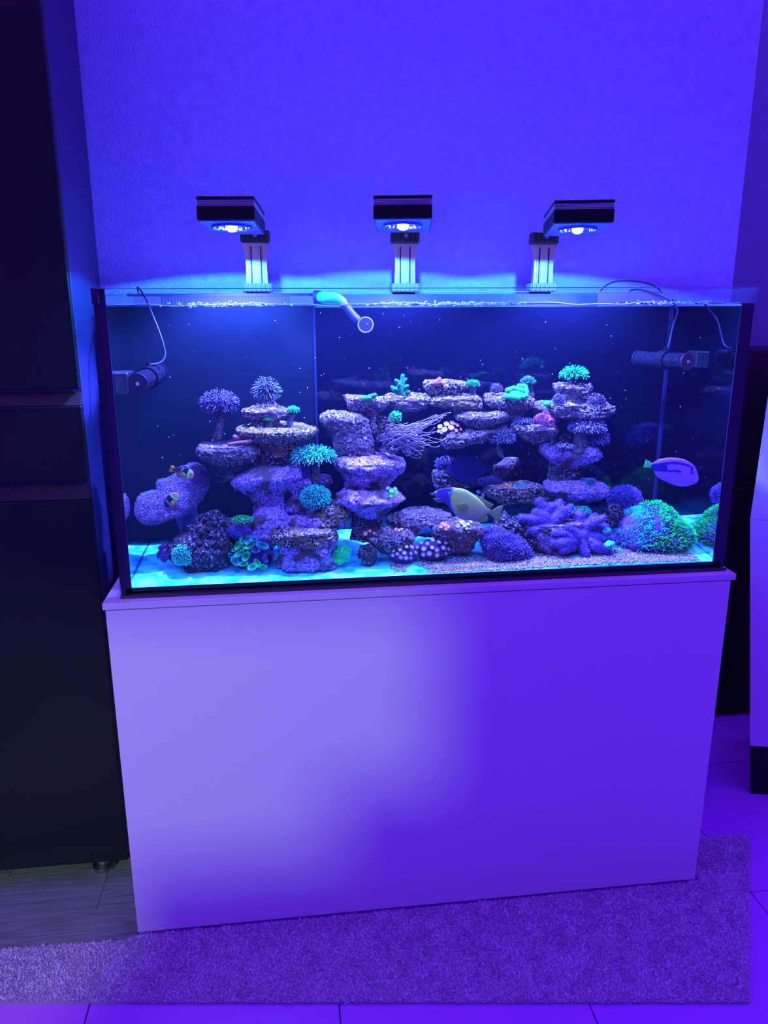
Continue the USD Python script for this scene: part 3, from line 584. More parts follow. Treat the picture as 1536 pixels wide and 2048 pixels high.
def plate(poly, Yf, th, bulge=0.0, step=6, seed=0, amp=0.0, rim=0.0):
    """solid sheet whose outline is given in photo pixels; Yf(px, py) is its depth"""
    pg = Polygon(poly).buffer(0)
    per = np.array([pg.exterior.interpolate(d).coords[0] for d in np.arange(0, pg.length, step*.7)])
    x0, y0, x1, y1 = pg.bounds
    g = np.stack(np.meshgrid(np.arange(x0, x1, step), np.arange(y0, y1, step*.87), indexing='ij'), -1); g[:, ::2, 0] += step/2; g = g.reshape(-1, 2)
    g = g[shapely.contains_xy(pg.buffer(-step*.55), g[:, 0], g[:, 1])]
    Q = np.vstack([per, g])
    from scipy.spatial import Delaunay
    tr = Delaunay(Q).simplices; cc = Q[tr].mean(1); tr = tr[shapely.contains_xy(pg, cc[:, 0], cc[:, 1])]
    e1, e2 = Q[tr[:, 1]]-Q[tr[:, 0]], Q[tr[:, 2]]-Q[tr[:, 0]]; ng = e1[:, 0]*e2[:, 1]-e1[:, 1]*e2[:, 0] > 0
    tr[ng] = tr[ng][:, ::-1]
    dist = np.array([pg.exterior.distance(Point(q)) for q in Q]); dm = dist.max()
    pr = np.sqrt(np.clip(1-(1-np.clip(dist/dm, 0, 1))**2, 0, 1))
    nz = meshkit.fbm(np.c_[Q/14., np.full(len(Q), seed)], 2, seed)-.5
    Yv = np.array([Yf(*q) for q in Q])
    fr_ = np.array([at(q[0], q[1], y-th*.5*(.25+.75*p_)-bulge*p_+amp*z) for q, y, p_, z in zip(Q, Yv, pr, nz)])
    bk = np.array([at(q[0], q[1], y+th*.5*(.25+.75*p_)-bulge*p_*.5+amp*z) for q, y, p_, z in zip(Q, Yv, pr, nz)])
    n, k = len(Q), len(per); a = np.arange(k); b = (a+1) % k
    A2 = np.sum((per[:, 0]*np.roll(per[:, 1], -1)-np.roll(per[:, 0], -1)*per[:, 1]))
    sd = np.vstack([np.c_[a, b, b+n], np.c_[a, b+n, a+n]])
    if A2 < 0: sd = sd[:, ::-1]
    F = np.vstack([tr, tr[:, ::-1]+n, sd])
    m = trimesh.Trimesh(np.vstack([fr_, bk]), F, process=False)
    if m.volume < 0: m.invert()
    return m, np.vstack([Q, Q]), np.r_[dist, dist], fr_
def Z(ox, oy, *pts): return [(ox+x/5.12, oy+y/5.12) for x, y in pts]

# ------------------------------------------------------------------ toadstool leather coral, left
pts = Z(160, 920, (568, 500), (590, 400), (640, 340), (720, 310), (788, 316), (800, 280), (785, 238), (815, 198), (870, 188), (930, 170), (985, 130), (1040, 85), (1090, 50), (1150, 30), (1220, 36), (1290, 90), (1328, 160), (1330, 230), (1312, 300), (1272, 370), (1215, 440), (1180, 495), (1120, 540), (1050, 572), (960, 592), (880, 620), (800, 655), (720, 666), (650, 650), (600, 606), (572, 556))
Yt = .195
Yfun = lambda x, y: Yt+.0009*(985-y)
m, Q, dist, fr_ = plate(pts, Yfun, .010, .014, 4.0, 3, .010)
t = thing('leather_coral', 'big purple toadstool leather coral with a speckled saucer-shaped cap at far left', 'coral')
ca = alb((95, 75, 235), at(340, 985, Yt), .55)
w = np.clip(1-dist/5.0, 0, 1)[:, None]  # edge weight: pale rim highlight put into the cap colour
part(t, 'cap', m, skin_m, smooth=True, col=const(ca*.4, m)*(1-w)+w*alb((90, 150, 245), at(340, 985, Yt), .9))
rg = np.random.default_rng(3); tri = m.triangles[m.face_normals @ AZ < -.2]
tri = tri[rg.choice(len(tri), 4200)]
bw = rg.dirichlet((1, 1, 1), len(tri)); B = (tri*bw[:, :, None]).sum(1); nn = np.cross(tri[:, 1]-tri[:, 0], tri[:, 2]-tri[:, 0])
pm, tv = tentacles(B-nn/np.linalg.norm(nn, axis=1, keepdims=True)*.0005, nn/np.linalg.norm(nn, axis=1, keepdims=True)+rg.normal(0, .3, (len(B), 3)), .0034, .0007, .0008, .05, 0, 2, 4, 1, .0002)
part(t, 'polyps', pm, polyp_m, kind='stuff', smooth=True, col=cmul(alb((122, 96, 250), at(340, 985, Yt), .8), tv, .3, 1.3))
st = tube(spline([at(368, 1018, Yt+.012), at(376, 1040, Yt+.018), at(384, 1062, Yt+.02), at(392, 1085, Yt+.02)], 12), np.linspace(.030, .021, 12), 24)
st = displace(st, .004, 50, 2); part(t, 'stalk', st, skin_m, smooth=True, col=const(alb((50, 60, 190), at(380, 1050, Yt), .4), st))

# ------------------------------------------------------------------ heads of hammer, torch and frogspawn coral
PUR, LIL, CYA, TEA, GRN, BLU = (98, 82, 242), (135, 125, 250), (35, 205, 235), (20, 190, 190), (20, 225, 150), (70, 130, 240)
polyp_coral('hammer_coral', 'purple hammer coral head on a dark stalk, top left in front of the dark box', 438, 806, .2, 38, 26, (110, 95, 250), 240, .011, .0014, .10, [(440, 812), (442, 840), (437, 868), (434, 892)], .011, rgb2=(75, 60, 210), up=-.55, wig=.25)
polyp_coral('frogspawn_coral', 'purple frogspawn coral ball on the peak of the left rock stack', 533, 780, YL, 27, 25, (120, 105, 250), 150, .016, .0013, .10, [(536, 784), (537, 800), (536, 812)], .008, rgb2=(90, 130, 240), up=-.8, wig=.35)
polyp_coral('candy_coral', 'small green coral knob in front of the left crown rock', 538, 839, YL-.035, 11, 7, (15, 215, 140), 60, .004, .0011, .1, [(538, 842), (538, 856)], .008, up=-.1)
polyp_coral('candy_coral', 'small cyan coral tuft tilted right beside the left crown rock', 586, 821, YL-.02, 13, 9, (40, 210, 225), 70, .005, .0011, .1, [(585, 826), (581, 840), (579, 856)], .007, up=-.3)
polyp_coral('torch_coral', 'broad cyan torch coral arching over a dark stalk, right of the left stack', 627, 913, YL-.045, 44, 20, (45, 205, 250), 260, .016, .0012, .26, [(630, 916), (631, 940), (632, 968)], .012, up=-.15, wig=.2, knob=.0008, rgb2=(60, 150, 250))
polyp_coral('hammer_coral', 'round cyan-blue hammer coral below the cyan torch coral', 631, 995, YL-.06, 30, 25, (45, 175, 255), 300, .010, .0013, .12, None, up=-.7, wig=.25, knob=.0006)
polyp_coral('hammer_coral', 'small teal dome coral on the middle of the arch', 945, 769, YB-.02, 14, 9, (25, 180, 170), 110, .005, .0010, .15, [(946, 773), (944, 794)], .008, up=-.2)
polyp_coral('hammer_coral', 'little cyan-blue coral head on a dark stalk right of the ruffled green coral', 1056, 763, YB+.02, 15, 10, (50, 140, 235), 110, .006, .0011, .2, [(1058, 768), (1060, 795)], .010, up=-.3, knob=.0006)
polyp_coral('torch_coral', 'cyan torch coral crowning the right rock stack', 1148, 750, YR-.01, 28, 17, (25, 215, 220), 230, .013, .0012, .30, [(1146, 754), (1144, 778)], .014, up=0, wig=.15, knob=.0006)
polyp_coral('hammer_coral', 'wide purple hammer coral hanging right of the right stack', 1174, 856, YR-.05, 40, 20, (105, 90, 245), 260, .011, .0013, .22, [(1162, 860), (1160, 885), (1155, 905)], .018, up=-.1, wig=.3)
polyp_coral('hammer_coral', 'purple hammer coral frill drooping at the far right of the right stack', 1200, 876, YR-.04, 18, 18, (100, 85, 240), 110, .011, .0013, .25, None, up=-.5, wig=.3)
polyp_coral('hammer_coral', 'blue-lilac hammer coral with white tips hanging under the arch', 1005, 874, YB-.055, 25, 17, (120, 125, 250), 200, .010, .0010, .14, [(1000, 880), (997, 898), (1006, 915)], .005, up=-.45, knob=.0011, wig=.2)
polyp_coral('zoanthid_ball', 'dark purple ball of zoanthids on the right end of the upper right shelf', 1193, 804, YR-.05, 19, 17, (95, 75, 215), 90, .006, .0016, .1, None, up=-.6, core=.8)
polyp_coral('purple_tuft', 'purple tuft on a cone of rock beside the ruffled green coral', 993, 778, YB-.02, 12, 11, (105, 90, 225), 70, .006, .0012, .1, None, up=-.5)
polyp_coral('purple_tuft', 'purple fringe along the left side of the top right rock', 1118, 800, YR-.05, 12, 12, (90, 80, 235), 80, .006, .0012, .2, None, up=-.6)
polyp_coral('purple_tuft', 'violet knob sponge on the ledge left of the torch coral stalk', 611, 946, YL-.05, 9, 13, (70, 40, 225), 60, .003, .0014, .1, None, up=-.7)
polyp_coral('purple_tuft', 'dim purple mat on the dark trunk between the right shelves', 1128, 893, YR-.06, 20, 7, (95, 85, 220), 80, .005, .0012, .1, None, up=-.3)
polyp_coral('purple_tuft', 'violet hairy patch on the back rock above the pink brain coral plate', 1046, 843, YB-.05, 22, 6, (90, 85, 235), 90, .005, .0011, .1, None, up=-.3)
polyp_coral('purple_tuft', 'faint teal tuft at the right of the bottom right shelf', 1180, 965, YR-.05, 11, 9, (35, 105, 190), 60, .006, .0010, .1, None, up=-.4)
polyp_coral('star_polyp_patch', 'green star polyp patch on the flat rock left of the stack foot', 484, 1041, .118, 21, 9, (10, 150, 120), 120, .005, .0012, .0, None, up=-.2)
polyp_coral('cyan_patch', 'cyan polyp patch behind the two leather corals', 1160, 1024, .175, 22, 11, (40, 190, 225), 110, .006, .0013, .0, None, up=-.2, knob=.0008)
polyp_coral('purple_bush', 'round purple bush coral against the back glass on the right', 1249, 996, .27, 34, 25, (72, 55, 220), 330, .009, .0014, .0, [(1240, 1005), (1232, 1035)], .012, up=-.8, wig=.25)
polyp_coral('cave_polyps', 'dim purple polyps on the back ledge above the dark tang', 890, 927, .33, 20, 13, (70, 60, 205), 80, .007, .0016, .0, None, up=-.7, knob=.001)
polyp_coral('cave_polyps', 'violet polyp mound left of the orange zoanthids in the cave', 980, 965, .29, 24, 10, (68, 55, 205), 150, .006, .0013, .0, None, up=-.3)
polyp_coral('teal_cluster', 'pale green cluster coral above the anemone under the arch', 792, 834, YC+.0, 11, 11, (40, 225, 190), 40, .005, .0028, .0, None, up=-.9, knob=.001, segs=2)
polyp_coral('teal_coral', 'dark teal-green coral with closed polyps on the rubble, front left', 365, 1111, .105, 20, 23, (30, 185, 215), 260, .004, .0013, .0, None, up=-.8, core=.9, rgb2=(50, 180, 190))

# ------------------------------------------------------------------ lumpy corals
def lump_coral(name, label, caps, Y, rgb, refine=.003, m_=None, cat='coral', k=.6, amp=.0015, shade=.25, seed=0, amp2=.0008, base=None):
    CH = [[(at(x, y, Y+dy), r*pxm(Y)) for x, y, r, dy in ch] for ch in caps]
    m = blob(CH, refine, amp, 90, 8, amp2, 420, seed)
    P = np.mean([c[0][0] for c in CH], 0); c = alb(rgb, P, k)
    nz = meshkit.fbm(np.array(m.vertices)*130, 2, seed)
    o = single(name, m, m_ or skin_m, label, cat, smooth=True, col=np.clip(c[None]*(1-shade+2*shade*nz[:, None]), 0, .98)) if base is None else None
    return o
def z1(ox, oy, *ch): return [(ox+x/5.12, oy+y/5.12, r/5.12, d) for x, y, r, d in ch]
lump_coral('mushroom_coral', 'pair of flat bright green mushroom corals on the cup rock', [[(727, 798, 5, -.05), (739, 797, 5.5, -.052)], [(739, 793, 4.5, -.04), (750, 791, 4.5, -.038)], [(724, 796, 3, -.05), (730, 794, 4, -.045)]], YC+.02, (10, 165, 125))
lump_coral('branching_coral', 'teal branching coral standing on the left beam of the arch', [z1(620, 720, (945, 355, 42, -.02), (930, 300, 40, -.02), (945, 240, 28, -.02), (950, 165, 22, -.02)), z1(620, 720, (935, 310, 34, -.02), (860, 300, 26, -.025)), z1(620, 720, (870, 300, 24, -.025), (838, 275, 15, -.025)), z1(620, 720, (940, 330, 34, -.02), (1010, 330, 22, -.02)), z1(620, 720, (960, 300, 30, -.02), (1000, 265, 18, -.03)), z1(620, 720, (940, 250, 24, -.02), (880, 210, 18, -.02)), z1(620, 720, (950, 220, 20, -.02), (985, 195, 14, -.01)), z1(620, 720, (900, 290, 24, -.02), (915, 250, 16, -.03)), z1(620, 720, (900, 330, 26, -.02), (865, 345, 16, -.02))], YB, (15, 190, 180), .0025)
lump_coral('cone_coral', 'small pink cone coral on the raised block of the arch', [[(874, 766, 7, -.03), (879, 757, 3.5, -.03)], [(868, 767, 4.5, -.03), (880, 766, 5.5, -.03)]], YB, (232, 120, 205), .0025)
lump_coral('ruffled_coral', 'ruffled bright green coral folded like a saucer on the arch', [z1(820, 720, (985, 375, 32, -.05), (1090, 385, 34, -.06), (1180, 370, 30, -.05)), z1(820, 720, (1000, 310, 30, -.03), (1060, 290, 30, -.025)), z1(820, 720, (1060, 295, 28, -.025), (1120, 310, 26, -.03)), z1(820, 720, (1120, 270, 30, -.02), (1170, 280, 36, -.02), (1195, 330, 26, -.03)), z1(820, 720, (1050, 360, 30, -.055), (1110, 395, 22, -.065)), z1(820, 720, (1150, 380, 26, -.06), (1195, 350, 20, -.045))], YB-.01, (15, 235, 155), .0028, amp=.003)
m, Q, ds, _ = plate(Z(820, 720, (975, 390), (978, 350), (990, 305), (1015, 285), (1060, 282), (1100, 290), (1112, 252), (1135, 242), (1165, 258), (1200, 285), (1208, 325), (1192, 372), (1155, 395), (1100, 400), (1040, 392)), lambda x, y: YB-.03+.0006*(790-y), .012, .012, 3, 5, .012)
part(stage.GetPrimAtPath('/World/ruffled_coral'), 'saucer', m, skin_m, smooth=True, col=const(alb((10, 220, 140), at(1033, 783, YB), .6), m))
lump_coral('mushroom_coral', 'small glowing green coral on the left tip of the upper right shelf', [[(1087, 805, 4.5, -.05), (1096, 808, 5.5, -.055)], [(1098, 805, 4.5, -.045), (1090, 809, 4, -.055)]], YR-.01, (20, 235, 165), .0025)
lump_coral('encrusting_coral', 'pink-edged encrusting coral draped over the left shelf rock', [[(458, 889, 3.5, -.055), (475, 886, 3.5, -.06), (495, 884, 4, -.06), (508, 879, 4, -.05), (516, 882, 3, -.05)], [(470, 874, 5, -.03), (478, 876, 5, -.03)]], YL, (165, 95, 200), .003)
# brain coral
m = displace(ell(at(1088, 842, YB-.045), (.0275, .024, .0205), 5), .0045, 150, 4, ridged=True)
rr = meshkit.fbm(np.array(m.vertices)*150+4*7.3, 3, 4)
pc = alb((210, 100, 235), at(1088, 842, YB-.045), .42)
single('brain_coral', m, skin_m, 'pink brain coral dome on its plate rock below the arch', 'coral', smooth=True, col=np.clip(pc[None]*np.where(np.abs(rr-.5)[:, None] < .06, 1.1, .45), 0, .97))
# leather corals with fingers
lump_coral('finger_leather_coral', 'purple leather coral with blunt finger lobes behind the fuzzy mound, right of centre', [z1(1000, 920, (560, 640, 95, 0), (520, 740, 80, -.005), (600, 800, 60, 0)), z1(1000, 920, (540, 640, 62, -.01), (400, 625, 55, -.018), (225, 595, 43, -.02)), z1(1000, 920, (520, 680, 60, -.02), (330, 725, 46, -.03)), z1(1000, 920, (530, 600, 70, 0), (460, 500, 55, .005), (400, 430, 49, .01)), z1(1000, 920, (560, 590, 67, 0), (530, 480, 52, 0)), z1(1000, 920, (580, 600, 70, 0), (600, 450, 55, .01)), z1(1000, 920, (600, 600, 60, -.01), (720, 482, 37, 0)), z1(1000, 920, (560, 620, 60, -.02), (640, 540, 70, -.015)), z1(1000, 920, (470, 600, 62, -.01), (370, 545, 49, -.01))], .15, (75, 50, 235), .0035, k=.6, amp=.007)
lump_coral('finger_leather_coral', 'wide purple leather coral with long lobes next to the star polyps', [z1(1000, 920, (860, 740, 100, 0), (800, 800, 90, -.01)), z1(1000, 920, (860, 700, 70, 0), (960, 630, 55, -.015), (1050, 600, 40, -.02)), z1(1000, 920, (820, 700, 70, 0), (810, 560, 57, .01)), z1(1000, 920, (880, 700, 60, .01), (960, 590, 52, .015)), z1(1000, 920, (900, 740, 70, 0), (1060, 690, 55, 0)), z1(1000, 920, (900, 780, 70, -.01), (1040, 800, 55, -.02), (1150, 800, 43, -.02)), z1(1000, 920, (880, 800, 70, -.01), (980, 880, 67, -.03), (1110, 945, 46, -.035)), z1(1000, 920, (820, 820, 60, -.02), (880, 960, 46, -.04)), z1(1000, 920, (790, 800, 70, -.015), (680, 770, 55, -.025), (560, 750, 40, -.03)), z1(1000, 920, (760, 830, 64, -.02), (640, 850, 70, -.035), (550, 840, 40, -.035)), z1(1000, 920, (720, 880, 62, -.03), (650, 910, 55, -.04)), z1(1000, 920, (780, 780, 60, -.02), (690, 690, 50, -.02))], .135, (82, 55, 238), .0035, k=.6, amp=.007)

def fuzz(o, n, L, r, rgb, k, seed):
    """short polyps all over a coral that is one mesh: returns a mesh to add beside it"""
    pts_ = np.array(UsdGeom.Mesh(o).GetPointsAttr().Get()); f_ = np.array(UsdGeom.Mesh(o).GetFaceVertexIndicesAttr().Get()).reshape(-1, 3)
    m = trimesh.Trimesh(pts_, f_, process=False); pp, fi = trimesh.sample.sample_surface(m, n, seed=seed); nn = m.face_normals[fi]
    pm, tv = tentacles(pp, nn+np.random.default_rng(seed).normal(0, .3, nn.shape), L, r, r*.8, 0, 0, 2, 4, seed)
    q = part(o, 'polyps', pm, polyp_m, kind='stuff', smooth=True, col=cmul(alb(rgb, pp.mean(0), k), tv, .4, 1.1))
for pth in ('finger_leather_coral', 'finger_leather_coral_001'):
    fuzz(stage.GetPrimAtPath('/World/'+pth), 3200, .0026, .0006, (105, 80, 250), .45, 3)
# fuzzy purple mound
m = lump([(1057, 972, 1000), (1066, 964, 1022), (1080, 962, 1046), (1095, 968, 1058), (1108, 975, 1061), (1122, 985, 1058)], .125, maxb=.045, amp=.012, seed=8)
t = thing('fuzzy_coral_mound', 'fuzzy purple polyp mound on the sand in front of the dark rubble', 'coral')
P0 = at(1012, 1090, .11)
part(t, 'mound', m, skin_m, smooth=True, col=const(alb((60, 42, 190), P0, .7), m))
pp, fi = trimesh.sample.sample_surface(m, 2600, seed=4); nn = m.face_normals[fi]
pm, tv = tentacles(pp, nn+np.random.default_rng(4).normal(0, .3, nn.shape), .0055, .0007, .0006, .06, .1, 3, 4, 2)
part(t, 'polyps', pm, polyp_m, kind='stuff', smooth=True, col=cmul(alb((105, 80, 240), P0, .42), tv, .3, 1.1))

# green star polyps
m = lump([(1010, 1290, 1316), (1020, 1280, 1338), (1032, 1250, 1352), (1046, 1238, 1362), (1060, 1232, 1376), (1074, 1228, 1384), (1088, 1228, 1374), (1102, 1234, 1352)], .165, maxb=.085, amp=.016, seed=12, nA=80)
t = thing('star_polyps', 'big mound of cyan and green star polyps in the right front corner', 'coral')
P0 = at(1305, 1060, .12)
part(t, 'mat', m, skin_m, smooth=True, col=const(alb((70, 45, 185), P0, .6), m))
pp, fi = trimesh.sample.sample_surface(m, 5200, seed=6); nn = m.face_normals[fi]
dens = meshkit.fbm(pp*28, 2, 17); keep = (nn[:, 2] > -.5) & ((dens > .40) | (pp[:, 0] > 1.36)); pp, nn = pp[keep], nn[keep]
pm, tv = tentacles(pp, nn*1.0+np.array([.15, -.1, .35])+np.random.default_rng(7).normal(0, .3, nn.shape), .0105, .0010, .0007, .06, .15, 3, 4, 2)
q = (pp[:, 0]-1.245)/.12; q = np.clip(q+(meshkit.noise(pp*35, 4)-.5)*.9, 0, 1)
cg, cc, cb = alb((5, 250, 85), P0, .22), alb((25, 215, 220), P0, .28), alb((60, 110, 240), P0, .4)
col0 = np.where(q[:, None] > .5, cc+(cg-cc)*(q[:, None]*2-1), cb+(cc-cb)*np.clip(q[:, None]*2.6, 0, 1))
rep = len(pm.vertices)//len(pp)
part(t, 'polyps', pm, polyp_m, kind='stuff', smooth=True, col=np.clip(np.repeat(col0, rep, 0)*(.35+.85*tv[:, None]), 0, .97))
# green fuzzy sponge at the front
m = lump([(1093, 678, 692), (1100, 664, 697), (1108, 650, 697), (1116, 648, 692), (1124, 655, 680), (1130, 662, 674)], .115, maxb=.025, amp=.01, seed=5)
t = thing('green_sponge', 'fuzzy bright green coral lump on the sand at the front centre', 'coral')
P0 = at(672, 1110, .115)
part(t, 'lump', m, skin_m, smooth=True, col=const(alb((5, 200, 130), P0, .3), m))
pp, fi = trimesh.sample.sample_surface(m, 700, seed=6); nn = m.face_normals[fi]
pm, tv = tentacles(pp, nn+np.random.default_rng(9).normal(0, .3, nn.shape), .0055, .0011, .0009, .0, .1, 2, 4, 2)
part(t, 'polyps', pm, polyp_m, kind='stuff', smooth=True, col=cmul(alb((15, 240, 160), P0, .25), tv, .5, 1.15))
# leafy plate coral
t = thing('leaf_coral', 'cluster of green and teal leaf-like coral cups on the sand, front left', 'coral')
P0 = at(505, 1100, .12)
m = lump([(1070, 485, 520), (1082, 468, 543), (1100, 462, 546), (1118, 468, 546), (1130, 480, 530)], .15, maxb=.03, amp=.010, seed=31); part(t, 'base', m, skin_m, smooth=True, col=const(alb((62, 45, 190), P0, .6), m))
rg = np.random.default_rng(14)
prof = np.array([(0, -.25), (.35, -.22), (.7, -.05), (1.0, .22), (.97, .27), (.66, .04), (.33, -.12), (0, -.15)])
leafc = [(10, 170, 140), (20, 190, 175), (35, 130, 220), (90, 80, 225)]
for k, (x, y, r, ci) in enumerate([(474, 1091, 7, 0), (486, 1096, 8, 1), (500, 1092, 8, 0), (480, 1108, 9, 1), (470, 1100, 6, 0), (492, 1113, 8, 0), (516, 1126, 9, 0), (505, 1134, 8, 1), (524, 1092, 10, 2), (535, 1104, 7, 3), (545, 1110, 6, 3), (470, 1122, 8, 2), (487, 1129, 7, 1), (461, 1112, 6, 2), (495, 1080, 8, 2), (512, 1102, 7, 3), (530, 1120, 6, 3), (526, 1134, 6, 1), (508, 1080, 6, 2), (485, 1082, 6, 1), (541, 1094, 5, 3)]):
    c = at(x, y, .094+.012*abs(x-505)/50+(1134-y)*.00025); r_ = r*1.18*pxm(.1)
    lf = trimesh.creation.revolve(prof*r_, sections=14)
    ax = np.array([rg.normal(0, .8), -1.0, .9+rg.normal(0, .5)]); ax /= np.linalg.norm(ax)
    lf.apply_transform(np.diag([1.25, .75, 1.3, 1])); lf.apply_transform(trimesh.transformations.rotation_matrix(rg.uniform(0, 3.1), [0, 0, 1]))
    lf.apply_transform(trimesh.geometry.align_vectors([0, 0, 1], ax)); lf.apply_translation(c)
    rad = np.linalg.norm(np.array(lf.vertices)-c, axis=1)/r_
    part(t, 'leaf', lf, polyp_m, smooth=True, col=np.clip(alb(leafc[ci], c, .45)[None]*(.22+.95*np.clip(rad[:, None], 0, 1.05)**3), 0, .97))  # cup centres darkened in the colour so the leaves read hollow
# ------------------------------------------------------------------ zoanthid colonies: every polyp is a part
zp = np.array([(0, -.9), (.30, -.85), (.42, -.3), (.62, -.05), (1.0, .10), (.96, .17), (.60, .10), (.30, .02), (0, .05)])
def zoas(label, spots, Y, rgb_out, rgb_in, mound=None, mrgb=(60, 40, 150), tilt=.8, seed=0, name='zoanthid_colony'):
    rg = np.random.default_rng(seed+40); P0 = at(spots[0][0], spots[0][1], Y)
    t = thing(name, label, 'coral')
    if mound:
        m = lump(mound, Y+.036, maxb=.03, amp=.006, seed=seed, fine=.002); part(t, 'base', m, skin_m, smooth=True, col=const(alb(mrgb, P0, .6), m))
    xs = np.array([s[0] for s in spots]); ys = np.array([s[1] for s in spots]); cx, cy = xs.mean(), ys.mean(); sx, sy = max(np.ptp(xs)/2, 6), max(np.ptp(ys)/2, 6)
    for k, (x, y, r) in enumerate(spots):
        u, v = (x-cx)/sx, (y-cy)/sy
        c = at(x, y, Y+.012*(u*u+.3*v*v)+.008*(-v)); r_ = r*pxm(Y)
        d = trimesh.creation.revolve(zp*r_, sections=16)
        ax = np.array([u*.7, -1.0, tilt-.5*v])+rg.normal(0, .12, 3); ax /= np.linalg.norm(ax)
        q = np.array(d.vertices); rad = np.hypot(q[:, 0], q[:, 1])/r_
        d.apply_transform(trimesh.geometry.align_vectors([0, 0, 1], ax)); d.apply_translation(c)
        ci, co = alb(rgb_in, c, .7), alb(rgb_out, c, .65); w = np.clip((.62-rad)/.12, 0, 1)[:, None]
        part(t, 'polyp', d, polyp_m, smooth=True, col=np.clip(co*(1-w)*(.55+.5*rad[:, None])+ci*w, 0, .97))
    return t
zoas('pink ring zoanthids with pale blue centres on the lower hanging plate', [(889, 859, 6.5), (902, 855, 6.5), (905, 870, 7), (912, 861, 4.5), (893, 848, 6), (905, 846, 6), (880, 853, 5.5), (914, 850, 5), (884, 864, 4.5), (918, 868, 4.5), (897, 872, 4.5), (878, 862, 4.5), (921, 858, 4)], YB-.065, (215, 120, 205), (140, 190, 255), [(845, 885, 912), (855, 878, 920), (868, 880, 922), (876, 890, 915)], seed=1)
zoas('little orange zoanthids on the left of the flat cave rock', [(1005, 972, 4), (1013, 969, 4.2), (1019, 973, 4), (1009, 976, 3.6), (1016, 977, 3.6), (1022, 969, 3)], .245, (245, 130, 120), (255, 190, 150), None, seed=2)
zoas('blue ring zoanthids edged with cyan on the flat cave rock', [(1031, 978, 4.5), (1040, 979, 4.5), (1048, 977, 4.6), (1056, 978, 4.2), (1036, 972, 4), (1045, 970, 4.2), (1053, 971, 4), (1041, 966, 3.4), (1061, 973, 3.2)], .243, (30, 180, 220), (70, 80, 215), [(965, 1035, 1056), (972, 1030, 1062), (982, 1027, 1064)], seed=3)
zoas('small dull blue zoanthids behind the foxface tail end of the cave rock', [(957, 984, 5), (966, 989, 4.5), (964, 995, 4.5), (954, 992, 4), (968, 982, 3.8)], .25, (80, 100, 225), (120, 150, 245), None, seed=4)
zoas('yellow-green zoanthids on the right of the saucer rock', [(782, 990, 7), (783, 982, 5.5), (776, 976, 5), (792, 984, 4.5), (790, 977, 4)], YC-.085, (25, 170, 130), (150, 240, 170), None, seed=5)
zoas('orange zoanthids on the left top of the rounded front rock', [(883, 1053, 5), (890, 1049, 4.6), (897, 1053, 4.6), (902, 1058, 4), (892, 1057, 4.4), (885, 1047, 3.6)], .107, (250, 120, 130), (255, 180, 160), None, seed=6)
zoas('cream-coloured zoanthids on the right top of the rounded front rock', [(916, 1051, 5), (924, 1044, 5), (929, 1050, 5), (936, 1048, 4), (941, 1043, 4), (911, 1056, 4), (933, 1056, 4)], .105, (190, 190, 235), (255, 250, 225), None, seed=7)
rgz = np.random.default_rng(77)
def scatter(cx, cy, rx, ry, n, r):
    out = []
    for _ in range(4000):
        a, b = rgz.uniform(-1, 1, 2)
        if a*a+b*b > 1: continue
        x, y = cx+a*rx, cy+b*ry
        if all(math.hypot(x-p[0], y-p[1]) > (r+p[2])*.92 for p in out): out.append((x, y, r*rgz.uniform(.8, 1.15)))
        if len(out) >= n: break
    return out
zoas('lilac button zoanthids with pale centres, left of the two front mounds', scatter(808, 1105, 24, 16, 22, 5.2), .09, (110, 75, 205), (190, 175, 255), [(1090, 795, 825), (1100, 785, 832), (1112, 783, 834), (1124, 788, 828)], (85, 55, 180), seed=8)
zoas('lilac button zoanthids with pale centres, right and larger of the two front mounds', scatter(868, 1096, 33, 17, 30, 5.6), .1, (120, 85, 215), (205, 190, 255), [(1080, 855, 885), (1090, 840, 898), (1102, 836, 902), (1114, 842, 892)], (85, 55, 180), seed=9)
zoas('pink single zoanthid and friends at the left of the slab rock', [(732, 1067, 5), (740, 1062, 3.5), (748, 1066, 3.5)], .10, (240, 110, 150), (255, 190, 190), None, seed=10)
zoas('pale orange zoanthid tuft on the right of the slab rock', [(792, 1058, 3.6), (798, 1060, 3.6), (803, 1058, 3.4), (788, 1061, 3)], .115, (225, 130, 190), (255, 210, 200), None, seed=11)
zoas('dim ring zoanthids scattered over the low rock behind the foxface', [(828, 1028, 4.6), (840, 1022, 3.5), (852, 1030, 3.5), (815, 1034, 3.5), (842, 1038, 3.5), (865, 1026, 3.4), (800, 1040, 3.2)], .15, (100, 80, 200), (180, 140, 235), None, seed=12)
